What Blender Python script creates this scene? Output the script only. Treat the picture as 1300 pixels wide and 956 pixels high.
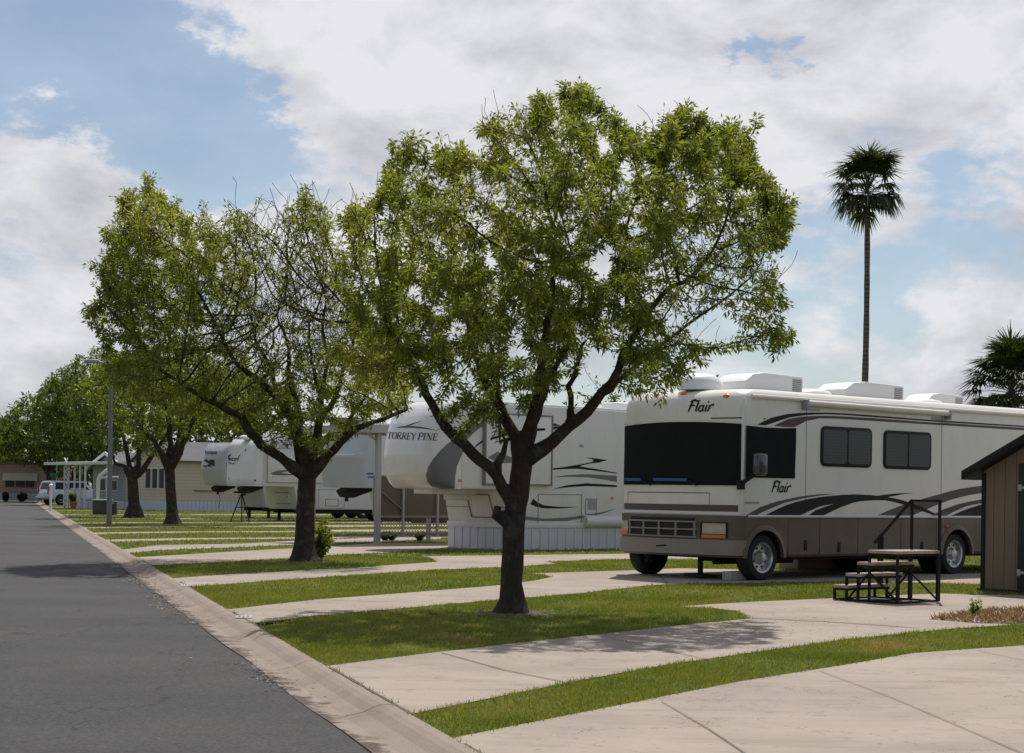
import bpy, bmesh, math, random
import numpy as np
from math import radians, sin, cos, pi, sqrt
from mathutils import Vector, Matrix
from mathutils.bvhtree import BVHTree
from mathutils.geometry import tessellate_polygon

for o in list(bpy.data.objects): bpy.data.objects.remove(o)
scene = bpy.context.scene
COL = scene.collection
# ------------------------------------------------------------------ camera
F = 2290.0; CX = 650.0; CY = 626.0; ROLL = radians(0.8); EYE = 1.45
cam = bpy.data.cameras.new('camera'); camo = bpy.data.objects.new('camera', cam); COL.objects.link(camo)
cam.sensor_width = 36; cam.lens = 36*F/1300; cam.shift_y = (CY-478)/1300
cam.clip_start = 0.1; cam.clip_end = 5000
camo.matrix_world = Matrix.Translation((0, 0, EYE)) @ Matrix.Rotation(radians(90), 4, 'X') @ Matrix.Rotation(ROLL, 4, 'Z')
scene.camera = camo
def ray(px, py):
    x = px-CX; y = py-CY
    return Vector(((x*cos(ROLL)+y*sin(ROLL))/F, 1.0, -(-x*sin(ROLL)+y*cos(ROLL))/F))
def gnd(px, py, z=0.0):
    d = ray(px, py); t = (z-EYE)/d.z
    return Vector((d.x*t, t, z))
def at(px, py, Y):
    d = ray(px, py); return Vector((d.x*Y, Y, EYE+d.z*Y))
def horizon(px): return CY+(px-CX)*math.tan(ROLL)
# ------------------------------------------------------------------ sky, sun, exposure
SUN_EL = radians(57); SUN_AZ = radians(11)        # azimuth clockwise from +Y (the sun stands beyond the scene)
world = bpy.data.worlds.new('World'); scene.world = world; world.use_nodes = True
nt = world.node_tree; nt.nodes.clear()
def N(tree, t, **kw):
    n = tree.nodes.new(t)
    for k, v in kw.items(): setattr(n, k, v)
    return n
L = nt.links.new
out = N(nt, 'ShaderNodeOutputWorld'); bg = N(nt, 'ShaderNodeBackground'); bg.inputs[1].default_value = 0.1
L(bg.outputs[0], out.inputs[0])
sky = N(nt, 'ShaderNodeTexSky'); sky.sky_type = 'NISHITA'; sky.sun_disc = False
sky.sun_elevation = SUN_EL; sky.sun_rotation = SUN_AZ; sky.air_density = 1.0; sky.dust_density = 0.8; sky.ozone_density = 1.0
tc = N(nt, 'ShaderNodeTexCoord')
nrm = N(nt, 'ShaderNodeVectorMath', operation='NORMALIZE'); L(tc.outputs['Generated'], nrm.inputs[0])
mp = N(nt, 'ShaderNodeMapping'); L(nrm.outputs[0], mp.inputs[0]); mp.inputs['Scale'].default_value = (1, 1, 1.9); mp.inputs['Location'].default_value = (3.7, 1.2, 0.5)
def noise(vec, scale, detail, rough, dist=0.0):
    n = N(nt, 'ShaderNodeTexNoise'); n.inputs['Scale'].default_value = scale; n.inputs['Detail'].default_value = detail
    n.inputs['Roughness'].default_value = rough; n.inputs['Distortion'].default_value = dist
    L(vec, n.inputs['Vector']); return n.outputs['Fac']
def M(op, a, b, c=None, clamp=False):
    n = N(nt, 'ShaderNodeMath', operation=op); n.use_clamp = clamp
    for i, v in enumerate((a, b, c)):
        if v is None: continue
        if isinstance(v, (int, float)): n.inputs[i].default_value = v
        else: L(v, n.inputs[i])
    return n.outputs[0]
warp = noise(mp.outputs[0], 5, 3, 0.5)
cov = noise(mp.outputs[0], 9.0, 9, 0.6, 0.25)
big = noise(mp.outputs[0], 3.2, 3, 0.5)
wn = N(nt, 'ShaderNodeTexNoise'); wn.inputs['Scale'].default_value = 11; wn.inputs['Detail'].default_value = 7; wn.inputs['Roughness'].default_value = .62; L(mp.outputs[0], wn.inputs['Vector'])
wsub = N(nt, 'ShaderNodeVectorMath', operation='SUBTRACT'); L(wn.outputs['Color'], wsub.inputs[0]); wsub.inputs[1].default_value = (.5, .5, .5)
wsc = N(nt, 'ShaderNodeVectorMath', operation='SCALE'); L(wsub.outputs[0], wsc.inputs[0]); wsc.inputs['Scale'].default_value = .16
wadd = N(nt, 'ShaderNodeVectorMath', operation='ADD'); L(nrm.outputs[0], wadd.inputs[0]); L(wsc.outputs[0], wadd.inputs[1])
cov = M('ADD', M('MULTIPLY', cov, 1.05), M('MULTIPLY', big, 0.35))
cov = M('SUBTRACT', cov, 0.075)
# clear gaps and thick banks of this sky, as directions
for (px, py, rad, amp) in ((60, 60, .085, -.25), (180, 150, .06, -.24), (290, 190, .05, -.22), (150, 60, .02, .10), (30, 20, .03, .10), (250, 110, .018, .14), (100, 110, .014, .12), (230, 40, .03, .12), (120, 30, .05, -.12), (390, 215, .035, -.16), (0, 275, .025, -.12),
                           (30, 150, .035, .24), (110, 210, .05, .26), (200, 185, .02, .12), (60, 380, .06, .16), (20, 250, .03, .10), (600, 60, .17, .18), (1000, 75, .022, -.34), (955, 60, .014, -.12), (1240, 290, .04, -.14), (1140, 440, .04, -.10), (1130, 330, .03, -.10),
                           (380, 90, .02, -.10), (480, 215, .02, -.16), (740, 60, .018, -.12), (1210, 230, .025, -.14), (1040, 250, .02, -.12), (1100, 20, .02, -.12), (1150, 400, .03, -.12), (850, 60, .09, .14), (1150, 130, .12, .12), (1280, 60, .06, .08), (450, 110, .06, .18), (330, 250, .04, .14), (1200, 380, .05, .10), (900, 380, .05, -.04)):
    d = ray(px, py).normalized()
    dist = N(nt, 'ShaderNodeVectorMath', operation='DISTANCE'); L(wadd.outputs[0], dist.inputs[0]); dist.inputs[1].default_value = d
    mr = N(nt, 'ShaderNodeMapRange', interpolation_type='SMOOTHERSTEP'); L(dist.outputs['Value'], mr.inputs[0])
    mr.inputs[1].default_value = 0; mr.inputs[2].default_value = rad*1.3; mr.inputs[3].default_value = amp; mr.inputs[4].default_value = 0
    cov = M('ADD', cov, mr.outputs[0])
# unseen sky behind the viewer: cloud cover thinned to cut fill on camera-facing sides
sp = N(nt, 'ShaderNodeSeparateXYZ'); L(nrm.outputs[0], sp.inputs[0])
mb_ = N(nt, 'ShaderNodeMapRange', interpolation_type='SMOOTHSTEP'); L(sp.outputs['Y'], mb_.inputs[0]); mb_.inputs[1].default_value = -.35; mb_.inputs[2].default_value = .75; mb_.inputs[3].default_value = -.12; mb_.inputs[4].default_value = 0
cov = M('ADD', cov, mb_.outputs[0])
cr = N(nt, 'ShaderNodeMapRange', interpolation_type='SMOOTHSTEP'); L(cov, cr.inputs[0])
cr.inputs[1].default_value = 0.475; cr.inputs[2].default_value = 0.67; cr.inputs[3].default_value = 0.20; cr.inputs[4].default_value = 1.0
mp2 = N(nt, 'ShaderNodeMapping'); L(nrm.outputs[0], mp2.inputs[0]); mp2.inputs['Scale'].default_value = (1, 1, 1.9); mp2.inputs['Location'].default_value = (3.7, 1.2, 0.54)
up = noise(mp2.outputs[0], 9.0, 9, 0.6, 0.25)
shade = M('SUBTRACT', cov, M('MULTIPLY', up, 0.9))
soft = noise(mp.outputs[0], 4.5, 4, 0.5)
s2 = N(nt, 'ShaderNodeMapRange'); L(M('ADD', M('MULTIPLY', up, -1.7), M('ADD', M('MULTIPLY', cov, .25), M('ADD', soft, .42))), s2.inputs[0])
s2.inputs[1].default_value = 0.0; s2.inputs[2].default_value = 0.40; s2.inputs[3].default_value = 0; s2.inputs[4].default_value = 1; 
ramp = N(nt, 'ShaderNodeMix', data_type='RGBA'); L(s2.outputs[0], ramp.inputs['Factor'])
ramp.inputs['A'].default_value = (4.9, 5.05, 5.55, 1); ramp.inputs['B'].default_value = (8.0, 8.0, 8.3, 1)
tint = N(nt, 'ShaderNodeMix', data_type='RGBA', blend_type='MULTIPLY'); tint.inputs['Factor'].default_value = 1.0
L(sky.outputs[0], tint.inputs['A']); tint.inputs['B'].default_value = (.74, .81, .86, 1)
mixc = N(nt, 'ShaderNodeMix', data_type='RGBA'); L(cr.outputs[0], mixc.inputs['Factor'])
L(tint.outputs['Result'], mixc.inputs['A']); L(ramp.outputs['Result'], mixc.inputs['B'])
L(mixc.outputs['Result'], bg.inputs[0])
sun = bpy.data.lights.new('sun', 'SUN'); sun.energy = 4.3; sun.angle = radians(0.53); sun.color = (1.0, 0.95, 0.87)
suno = bpy.data.objects.new('sun', sun); COL.objects.link(suno)
sd = Vector((sin(SUN_AZ)*cos(SUN_EL), cos(SUN_AZ)*cos(SUN_EL), sin(SUN_EL)))
suno.rotation_euler = (-sd).to_track_quat('-Z', 'Y').to_euler()
vs = scene.view_settings; vs.view_transform = 'Standard'; vs.look = 'None'; vs.gamma = 1; vs.exposure = 0.0; vs.use_curve_mapping = False
scene.render.engine = 'CYCLES'
scene.render.resolution_x = 1024; scene.render.resolution_y = 753
# ------------------------------------------------------------------ materials
MATS = {}
def mat(name, col, rough=0.6, var=0.08, vscale=3.0, bump=0.0, bscale=40, metal=0.0, spec=0.5, col2=None, c2scale=1.0, c2lo=0.45, c2hi=0.62, coords='Object', coat=0.0):
    if name in MATS: return MATS[name]
    m = bpy.data.materials.new(name); m.use_nodes = True; t = m.node_tree; b = t.nodes['Principled BSDF']; LL = t.links.new
    b.inputs['Roughness'].default_value = rough; b.inputs['Metallic'].default_value = metal
    b.inputs['Specular IOR Level'].default_value = spec; b.inputs['Coat Weight'].default_value = coat
    c = N(t, 'ShaderNodeTexCoord'); src = c.outputs[coords]
    n1 = N(t, 'ShaderNodeTexNoise'); n1.inputs['Scale'].default_value = vscale; n1.inputs['Detail'].default_value = 6; n1.inputs['Roughness'].default_value = .6; LL(src, n1.inputs['Vector'])
    mx = N(t, 'ShaderNodeMix', data_type='RGBA'); LL(n1.outputs['Fac'], mx.inputs['Factor'])
    mx.inputs['A'].default_value = tuple(max(0, x*(1-var*2)) for x in col)+(1,); mx.inputs['B'].default_value = tuple(x*(1+var*2) for x in col)+(1,)
    res = mx.outputs['Result']
    if col2:
        n2 = N(t, 'ShaderNodeTexNoise'); n2.inputs['Scale'].default_value = c2scale; n2.inputs['Detail'].default_value = 7; n2.inputs['Roughness'].default_value = .65; LL(src, n2.inputs['Vector'])
        mr = N(t, 'ShaderNodeMapRange'); LL(n2.outputs['Fac'], mr.inputs[0]); mr.inputs[1].default_value = c2lo; mr.inputs[2].default_value = c2hi
        m2 = N(t, 'ShaderNodeMix', data_type='RGBA'); LL(mr.outputs[0], m2.inputs['Factor']); LL(res, m2.inputs['A']); m2.inputs['B'].default_value = tuple(col2)+(1,)
        res = m2.outputs['Result']
    LL(res, b.inputs['Base Color'])
    if bump:
        n3 = N(t, 'ShaderNodeTexNoise'); n3.inputs['Scale'].default_value = bscale; n3.inputs['Detail'].default_value = 5; LL(src, n3.inputs['Vector'])
        bp = N(t, 'ShaderNodeBump'); bp.inputs['Strength'].default_value = bump; bp.inputs['Distance'].default_value = 0.02; LL(n3.outputs['Fac'], bp.inputs['Height']); LL(bp.outputs[0], b.inputs['Normal'])
    m['b'] = 1
    MATS[name] = m; return m
def add_lines(m, axis, period, width, col, coords='Object', fac=1.0):
    """thin painted/recessed lines at a period along an axis (planks, ribs, joints)"""
    t = m.node_tree; LL = t.links.new; b = t.nodes['Principled BSDF']
    c = N(t, 'ShaderNodeTexCoord'); s = N(t, 'ShaderNodeSeparateXYZ'); LL(c.outputs[coords], s.inputs[0])
    md = N(t, 'ShaderNodeMath', operation='FLOORED_MODULO'); LL(s.outputs[axis], md.inputs[0]); md.inputs[1].default_value = period
    lt = N(t, 'ShaderNodeMath', operation='LESS_THAN'); LL(md.outputs[0], lt.inputs[0]); lt.inputs[1].default_value = width
    fm = N(t, 'ShaderNodeMath', operation='MULTIPLY'); LL(lt.outputs[0], fm.inputs[0]); fm.inputs[1].default_value = fac
    old = b.inputs['Base Color'].links[0].from_socket
    mx = N(t, 'ShaderNodeMix', data_type='RGBA'); LL(fm.outputs[0], mx.inputs['Factor']); LL(old, mx.inputs['A']); mx.inputs['B'].default_value = tuple(col)+(1,)
    LL(mx.outputs['Result'], b.inputs['Base Color'])
def leaf_mat(name, cols, trans=0.45):
    m = bpy.data.materials.new(name); m.use_nodes = True; t = m.node_tree; LL = t.links.new; t.nodes.clear()
    o = N(t, 'ShaderNodeOutputMaterial'); a = N(t, 'ShaderNodeAttribute'); a.attribute_name = 'tint'
    r = N(t, 'ShaderNodeValToRGB'); LL(a.outputs['Fac'], r.inputs[0]); e = r.color_ramp.elements
    e[0].position = cols[0][0]; e[0].color = tuple(cols[0][1])+(1,); e[1].position = cols[-1][0]; e[1].color = tuple(cols[-1][1])+(1,)
    for p, c in cols[1:-1]: x = e.new(p); x.color = tuple(c)+(1,)
    d = N(t, 'ShaderNodeBsdfPrincipled'); LL(r.outputs[0], d.inputs['Base Color']); d.inputs['Roughness'].default_value = .5; d.inputs['Specular IOR Level'].default_value = .3
    tl = N(t, 'ShaderNodeBsdfTranslucent'); g = N(t, 'ShaderNodeMix', data_type='RGBA', blend_type='MULTIPLY'); g.inputs['Factor'].default_value = 1
    LL(r.outputs[0], g.inputs['A']); g.inputs['B'].default_value = (1.9, 1.8, .7, 1); LL(g.outputs['Result'], tl.inputs[0])
    mx = N(t, 'ShaderNodeMixShader'); mx.inputs[0].default_value = trans; LL(d.outputs[0], mx.inputs[1]); LL(tl.outputs[0], mx.inputs[2]); LL(mx.outputs[0], o.inputs[0])
    return m
# ------------------------------------------------------------------ object helpers
def tag(o, label=None, cat=None, group=None, kind=None):
    if label: o['label'] = label
    if cat: o['category'] = cat
    if group: o['group'] = group
    if kind: o['kind'] = kind
    return o
def thing(name, loc, yaw=0.0, label=None, cat=None, group=None, tilt=0.0):
    o = bpy.data.objects.new(name, None); COL.objects.link(o); o.empty_display_size = .3
    o.location = loc; o.rotation_euler = (0, tilt, yaw); tag(o, label, cat, group)
    return o
def xform(o):
    return Matrix.Translation(o.location) @ o.rotation_euler.to_matrix().to_4x4()
class MB:
    def __init__(s): s.v = []; s.f = []; s.mi = []
    def face(s, idx, mi=0): s.f.append(tuple(idx)); s.mi.append(mi)
    def box(s, x0, x1, y0, y1, z0, z1, mi=0):
        b = len(s.v)
        s.v += [(x0,y0,z0),(x1,y0,z0),(x1,y1,z0),(x0,y1,z0),(x0,y0,z1),(x1,y0,z1),(x1,y1,z1),(x0,y1,z1)]
        for q in ((0,3,2,1),(4,5,6,7),(0,1,5,4),(1,2,6,5),(2,3,7,6),(3,0,4,7)): s.face([b+i for i in q], mi)
        return s
    def prism(s, poly, a0, a1, axis='y', mi=0):
        """poly 2D; axis = extrusion axis. y: poly=(x,z); x: poly=(y,z); z: poly=(x,y)"""
        n = len(poly); b = len(s.v)
        for a in (a0, a1):
            for (p, q) in poly:
                s.v.append((p, a, q) if axis == 'y' else ((a, p, q) if axis == 'x' else (p, q, a)))
        s.face(range(b, b+n), mi); s.face(range(b+2*n-1, b+n-1, -1), mi)
        for i in range(n):
            j = (i+1) % n; s.face((b+i, b+n+i, b+n+j, b+j), mi)
        return s
    def tube(s, pts, rad, n=8, caps=True, mi=0):
        pts = [Vector(p) for p in pts]; rad = rad if isinstance(rad, (list, tuple)) else [rad]*len(pts)
        b = len(s.v); u = None
        for i, p in enumerate(pts):
            d = (pts[min(i+1, len(pts)-1)]-pts[max(i-1, 0)]).normalized()
            if u is None: u = d.orthogonal().normalized()
            else:
                u = (u-d*u.dot(d));
                u = u.normalized() if u.length > 1e-6 else d.orthogonal().normalized()
            w = d.cross(u)
            for k in range(n):
                a = 2*pi*k/n; s.v.append(tuple(p+(u*cos(a)+w*sin(a))*rad[i]))
        for i in range(len(pts)-1):
            for k in range(n):
                k2 = (k+1) % n; s.face((b+i*n+k, b+i*n+k2, b+(i+1)*n+k2, b+(i+1)*n+k), mi)
        if caps: s.face([b+k for k in range(n-1, -1, -1)], mi); s.face([b+(len(pts)-1)*n+k for k in range(n)], mi)
        return s
    def bar(s, p, q, w, h=None, mi=0):
        """square bar between two points"""
        h = h or w; p = Vector(p); q = Vector(q); d = (q-p).normalized()
        up = Vector((0, 0, 1)) if abs(d.z) < .95 else Vector((1, 0, 0))
        a = d.cross(up).normalized()*w/2; c = a.cross(d).normalized()*h/2; b = len(s.v)
        for e in (p, q):
            for (i, j) in ((-1,-1),(1,-1),(1,1),(-1,1)): s.v.append(tuple(e+a*i+c*j))
        for f in ((0,3,2,1),(4,5,6,7),(0,1,5,4),(1,2,6,5),(2,3,7,6),(3,0,4,7)): s.face([b+i for i in f], mi)
        return s
    def disc(s, prof, c, axis='y', n=28, mi=0, caps=True):
        """lathe: prof = [(r, a)] along axis through c"""
        b = len(s.v); m = len(prof)
        for (r, a) in prof:
            for k in range(n):
                t = 2*pi*k/n; x, y = r*cos(t), r*sin(t)
                p = (x, a, y) if axis == 'y' else ((a, x, y) if axis == 'x' else (x, y, a))
                s.v.append((c[0]+p[0], c[1]+p[1], c[2]+p[2]))
        for i in range(m-1):
            for k in range(n):
                k2 = (k+1) % n; s.face((b+i*n+k, b+i*n+k2, b+(i+1)*n+k2, b+(i+1)*n+k), mi)
        if caps: s.face([b+k for k in range(n)], mi); s.face([b+(m-1)*n+k for k in range(n)], mi)
        return s
    def grid(s, fn, nu, nv, mi=0):
        b = len(s.v)
        for i in range(nu+1):
            for j in range(nv+1): s.v.append(tuple(fn(i/nu, j/nv)))
        for i in range(nu):
            for j in range(nv):
                a = b+i*(nv+1)+j; s.face((a, a+nv+1, a+nv+2, a+1), mi)
        return s
    def build(s, name, m, parent=None, bevel=0.0, smooth=False, seg=2, fixn=True):
        me = bpy.data.meshes.new(name); me.from_pydata([tuple(v) for v in s.v], [], s.f)
        for mm in (m if isinstance(m, (list, tuple)) else [m]): me.materials.append(mm)
        me.polygons.foreach_set('material_index', s.mi)
        if bevel or fixn:
            bm = bmesh.new(); bm.from_mesh(me)
            if fixn: bmesh.ops.recalc_face_normals(bm, faces=bm.faces)
            if bevel:
                ed = [e for e in bm.edges if len(e.link_faces) == 2 and e.calc_face_angle(0) > .6]
                bmesh.ops.bevel(bm, geom=ed, offset=bevel, segments=seg, profile=.5, affect='EDGES', clamp_overlap=True)
            bm.to_mesh(me); bm.free()
        o = bpy.data.objects.new(name, me); COL.objects.link(o)
        if smooth or bevel:
            me.polygons.foreach_set('use_smooth', [True]*len(me.polygons))
            me.set_sharp_from_angle(angle=radians(35))
        if parent: o.parent = parent
        return o
def np_mesh(name, V, Fc, m, parent=None, tint=None, smooth=False):
    me = bpy.data.meshes.new(name); nf, k = Fc.shape
    me.vertices.add(len(V)); me.vertices.foreach_set('co', V.astype(np.float32).ravel())
    me.loops.add(nf*k); me.loops.foreach_set('vertex_index', Fc.astype(np.int32).ravel())
    me.polygons.add(nf); me.polygons.foreach_set('loop_start', np.arange(0, nf*k, k, dtype=np.int32)); me.polygons.foreach_set('loop_total', np.full(nf, k, dtype=np.int32))
    if tint is not None:
        a = me.attributes.new('tint', 'FLOAT', 'FACE'); a.data.foreach_set('value', tint.astype(np.float32))
    if smooth: me.polygons.foreach_set('use_smooth', [True]*nf)
    me.materials.append(m); me.update(calc_edges=True); me.validate()
    o = bpy.data.objects.new(name, me); COL.objects.link(o)
    if parent: o.parent = parent
    return o
def bvh_of(objs):
    V = []; P = []
    for o in objs:
        b = len(V); V += [v.co.copy() for v in o.data.vertices]; P += [tuple(b+i for i in p.vertices) for p in o.data.polygons]
    return BVHTree.FromPolygons(V, P)
def decal(name, parent, bvh, polys, m, off=.004, fine=0, own=None, M0=None):
    """paint shapes traced on a surface: each outline is laid on the real surface, following its curvature"""
    Mw = M0 or xform(parent); Mi = Mw.inverted(); o0 = Mi @ camo.matrix_world.translation
    bm = bmesh.new()
    for poly in polys:
        tris = tessellate_polygon([[Vector((p[0], p[1], 0)) for p in poly]])
        vs_ = [bm.verts.new((p[0], p[1], 0)) for p in poly]
        for t in tris:
            try: bm.faces.new([vs_[i] for i in t])
            except ValueError: pass
    if fine:
        for _ in range(5):
            ed = [e for e in bm.edges if e.calc_length() > fine]
            if not ed: break
            bmesh.ops.subdivide_edges(bm, edges=ed, cuts=1); bmesh.ops.triangulate(bm, faces=bm.faces)
    for v in bm.verts:
        d = (Mi.to_3x3() @ ray(v.co.x, v.co.y)).normalized()
        hit, nn, _, dist = bvh.ray_cast(o0, d)
        if hit is None:
            g = o0+d*decal.last; hit, nn, _, _ = bvh.find_nearest(g)
        else: decal.last = dist
        if nn.dot(d) > 0: nn = -nn
        v.co = hit+nn*off
    me = bpy.data.meshes.new(name); bm.to_mesh(me); bm.free(); me.materials.append(m)
    o = bpy.data.objects.new(name, me); COL.objects.link(o); o.parent = parent if own is None else own
    return o
decal.last = 30.0
# stroke lettering: outlines in em units (x right, y up), widths in em
def strokes_to_polys(strokes, ox, oy, sx, sy, shear=0.0, slope=0.0):
    """returns px polygons. em -> px: x*sx + shear*y*sy, y up. slope = baseline slope in px"""
    res = []
    for (pts, w) in strokes:
        ws = w if isinstance(w, (list, tuple)) else [w]*len(pts)
        Ls = []; Rs = []
        for i, (x, y) in enumerate(pts):
            x0, y0 = pts[max(i-1, 0)]; x1, y1 = pts[min(i+1, len(pts)-1)]
            dx, dy = x1-x0, y1-y0; l = math.hypot(dx, dy) or 1; nx, ny = -dy/l*ws[i]/2, dx/l*ws[i]/2
            Ls.append((x+nx, y+ny)); Rs.append((x-nx, y-ny))
        for i in range(len(pts)-1):
            q = [Ls[i], Ls[i+1], Rs[i+1], Rs[i]]
            res.append([(ox+(a+shear*b)*sx, oy-b*sy+slope*(a*sx)) for a, b in q])
    return res
def word(letters, text, gap=.12):
    x = 0; o = []
    for ch in text:
        if ch == ' ': x += .45; continue
        st, w = letters[ch]
        for pts, ww in st: o.append(([(a+x, b) for a, b in pts], ww))
        x += w+gap
    return o, x
def arc(cx, cy, rx, ry, a0, a1, n=10):
    return [(cx+rx*cos(radians(a0+(a1-a0)*i/n)), cy+ry*sin(radians(a0+(a1-a0)*i/n))) for i in range(n+1)]
BR = .17
BRUSH = {
 'F': ([([(.05, 0), (.1, .5), (.16, .93)], [.13, .19, .2]), ([(-.05, .82), (.12, .95), (.35, .98), (.62, .9), (.8, .98)], [.08, .15, .17, .14, .07]), ([(.0, .5), (.3, .53), (.52, .49)], [.08, .14, .08])], .52),
 'l': ([([(.1, .95), (.08, .4), (.1, .08), (.22, .05)], [.16, .17, .16, .08])], .2),
 'a': ([(arc(.22, .27, .2, .25, 60, 330), .14), ([(.42, .55), (.38, .2), (.44, .04), (.56, .06)], [.13, .16, .14, .07])], .48),
 'i': ([([(.1, .55), (.08, .15), (.14, .03), (.24, .08)], [.15, .17, .14, .07]), ([(.14, .74), (.17, .86)], .15)], .2),
 'r': ([([(.08, .55), (.08, .3), (.05, 0)], [.14, .17, .14]), ([(.08, .34), (.2, .52), (.36, .58), (.46, .46)], [.1, .15, .17, .1])], .42),
}
SW, TW = .13, .055
def ser(x, y, w=.26): return ([(x-w/2, y), (x+w/2, y)], .05)
SERIF = {
 'T': ([([(.36, .98), (.36, 0)], SW), ([(.02, .96), (.7, .96)], TW), ([(.03, .98), (.03, .78)], TW), ([(.69, .98), (.69, .78)], TW), ser(.36, .02)], .72),
 'O': ([(arc(.36, .5, .32, .47, 0, 360, 22), [.13 if abs(cos(radians(360*i/22))) > .5 else .06 for i in range(23)])], .72),
 'R': ([([(.14, .98), (.14, 0)], SW), (arc(.36, .73, .22, .23, 90, -90, 10), .09), ([(.1, .96), (.36, .96)], TW), ([(.14, .5), (.36, .5)], TW), ([(.34, .5), (.68, .02)], SW), ser(.14, .02), ser(.68, .02, .16)], .72),
 'E': ([([(.14, .98), (.14, 0)], SW), ([(.05, .96), (.58, .96)], TW), ([(.14, .5), (.45, .5)], TW), ([(.05, .03), (.6, .03)], TW), ([(.57, .97), (.57, .78)], TW), ([(.6, .02), (.6, .22)], TW), ([(.45, .6), (.45, .4)], TW)], .64),
 'Y': ([([(.06, .96), (.34, .48)], SW), ([(.66, .96), (.34, .48)], TW), ([(.35, .5), (.35, 0)], SW), ser(.35, .02), ser(.08, .96), ser(.64, .96, .2)], .7),
 'P': ([([(.14, .98), (.14, 0)], SW), (arc(.34, .71, .25, .25, 90, -90, 10), .1), ([(.1, .96), (.34, .96)], TW), ([(.14, .46), (.34, .46)], TW), ser(.14, .02)], .6),
 'I': ([([(.14, .98), (.14, 0)], SW), ser(.14, .02), ser(.14, .96)], .28),
 'N': ([([(.14, .98), (.14, 0)], TW), ([(.12, .98), (.66, 0)], SW), ([(.66, .98), (.66, 0)], TW), ser(.14, .02, .2), ser(.66, .96, .2), ser(.1, .97, .16)], .74),
 'M': ([([(.14, .98), (.14, 0)], TW), ([(.14, .98), (.42, .1)], SW), ([(.42, .1), (.7, .98)], TW), ([(.72, .98), (.72, 0)], SW), ser(.14, .02, .2), ser(.72, .02)], .84),
 'A': ([([(.04, 0), (.36, .98)], TW), ([(.36, .98), (.68, 0)], SW), ([(.16, .36), (.56, .36)], TW), ser(.04, .02, .16), ser(.68, .02, .2)], .7),
}
# ------------------------------------------------------------------ ground, road, kerb, drives
rng = np.random.default_rng(7); random.seed(5)
M_grass = mat('lawn_soil', (.098, .118, .030), .95, .22, 1.6, .6, 60, spec=.1, col2=(.21, .165, .075), c2scale=.45, c2lo=.56, c2hi=.72, coords='Object')
M_far = mat('far_ground', (.13, .135, .05), .95, .2, .3, spec=.1)
M_asph = mat('asphalt', (.045, .044, .046), .88, .16, .5, .5, 160, spec=.3, col2=(.060, .058, .057), c2scale=.35, c2lo=.42, c2hi=.68)
def asphalt_detail():
    t = M_asph.node_tree; LL = t.links.new; b = t.nodes['Principled BSDF']
    c = N(t, 'ShaderNodeTexCoord'); v = N(t, 'ShaderNodeTexVoronoi'); v.inputs['Scale'].default_value = 55; LL(c.outputs['Object'], v.inputs['Vector'])
    mr = N(t, 'ShaderNodeMapRange'); LL(v.outputs['Color'], mr.inputs[0]); mr.inputs[3].default_value = .62; mr.inputs[4].default_value = 1.5
    old = b.inputs['Base Color'].links[0].from_socket
    mx = N(t, 'ShaderNodeMix', data_type='RGBA', blend_type='MULTIPLY'); mx.inputs['Factor'].default_value = 1
    LL(old, mx.inputs['A']); LL(mr.outputs[0], mx.inputs['B'])
    # a few tar-sealed cracks: thin dark lines where a stretched noise crosses a level
    mpn = N(t, 'ShaderNodeMapping'); LL(c.outputs['Object'], mpn.inputs[0]); mpn.inputs['Scale'].default_value = (.35, .12, 1); mpn.inputs['Rotation'].default_value = (0, 0, .3)
    n = N(t, 'ShaderNodeTexNoise'); n.inputs['Scale'].default_value = 1.3; n.inputs['Detail'].default_value = 6; LL(mpn.outputs[0], n.inputs['Vector'])
    s = N(t, 'ShaderNodeMath', operation='SUBTRACT'); LL(n.outputs['Fac'], s.inputs[0]); s.inputs[1].default_value = .5
    a = N(t, 'ShaderNodeMath', operation='ABSOLUTE'); LL(s.outputs[0], a.inputs[0])
    lt = N(t, 'ShaderNodeMath', operation='LESS_THAN'); LL(a.outputs[0], lt.inputs[0]); lt.inputs[1].default_value = .0022
    f = N(t, 'ShaderNodeMath', operation='MULTIPLY'); LL(lt.outputs[0], f.inputs[0]); f.inputs[1].default_value = .8
    m2 = N(t, 'ShaderNodeMix', data_type='RGBA'); LL(f.outputs[0], m2.inputs['Factor']); LL(mx.outputs['Result'], m2.inputs['A']); m2.inputs['B'].default_value = (.025, .025, .027, 1)
    LL(m2.outputs['Result'], b.inputs['Base Color'])
asphalt_detail()
M_conc = mat('concrete', (.345, .285, .235), .85, .07, 1.1, .25, 90, spec=.3, col2=(.235, .20, .168), c2scale=.42, c2lo=.44, c2hi=.78)
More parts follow.
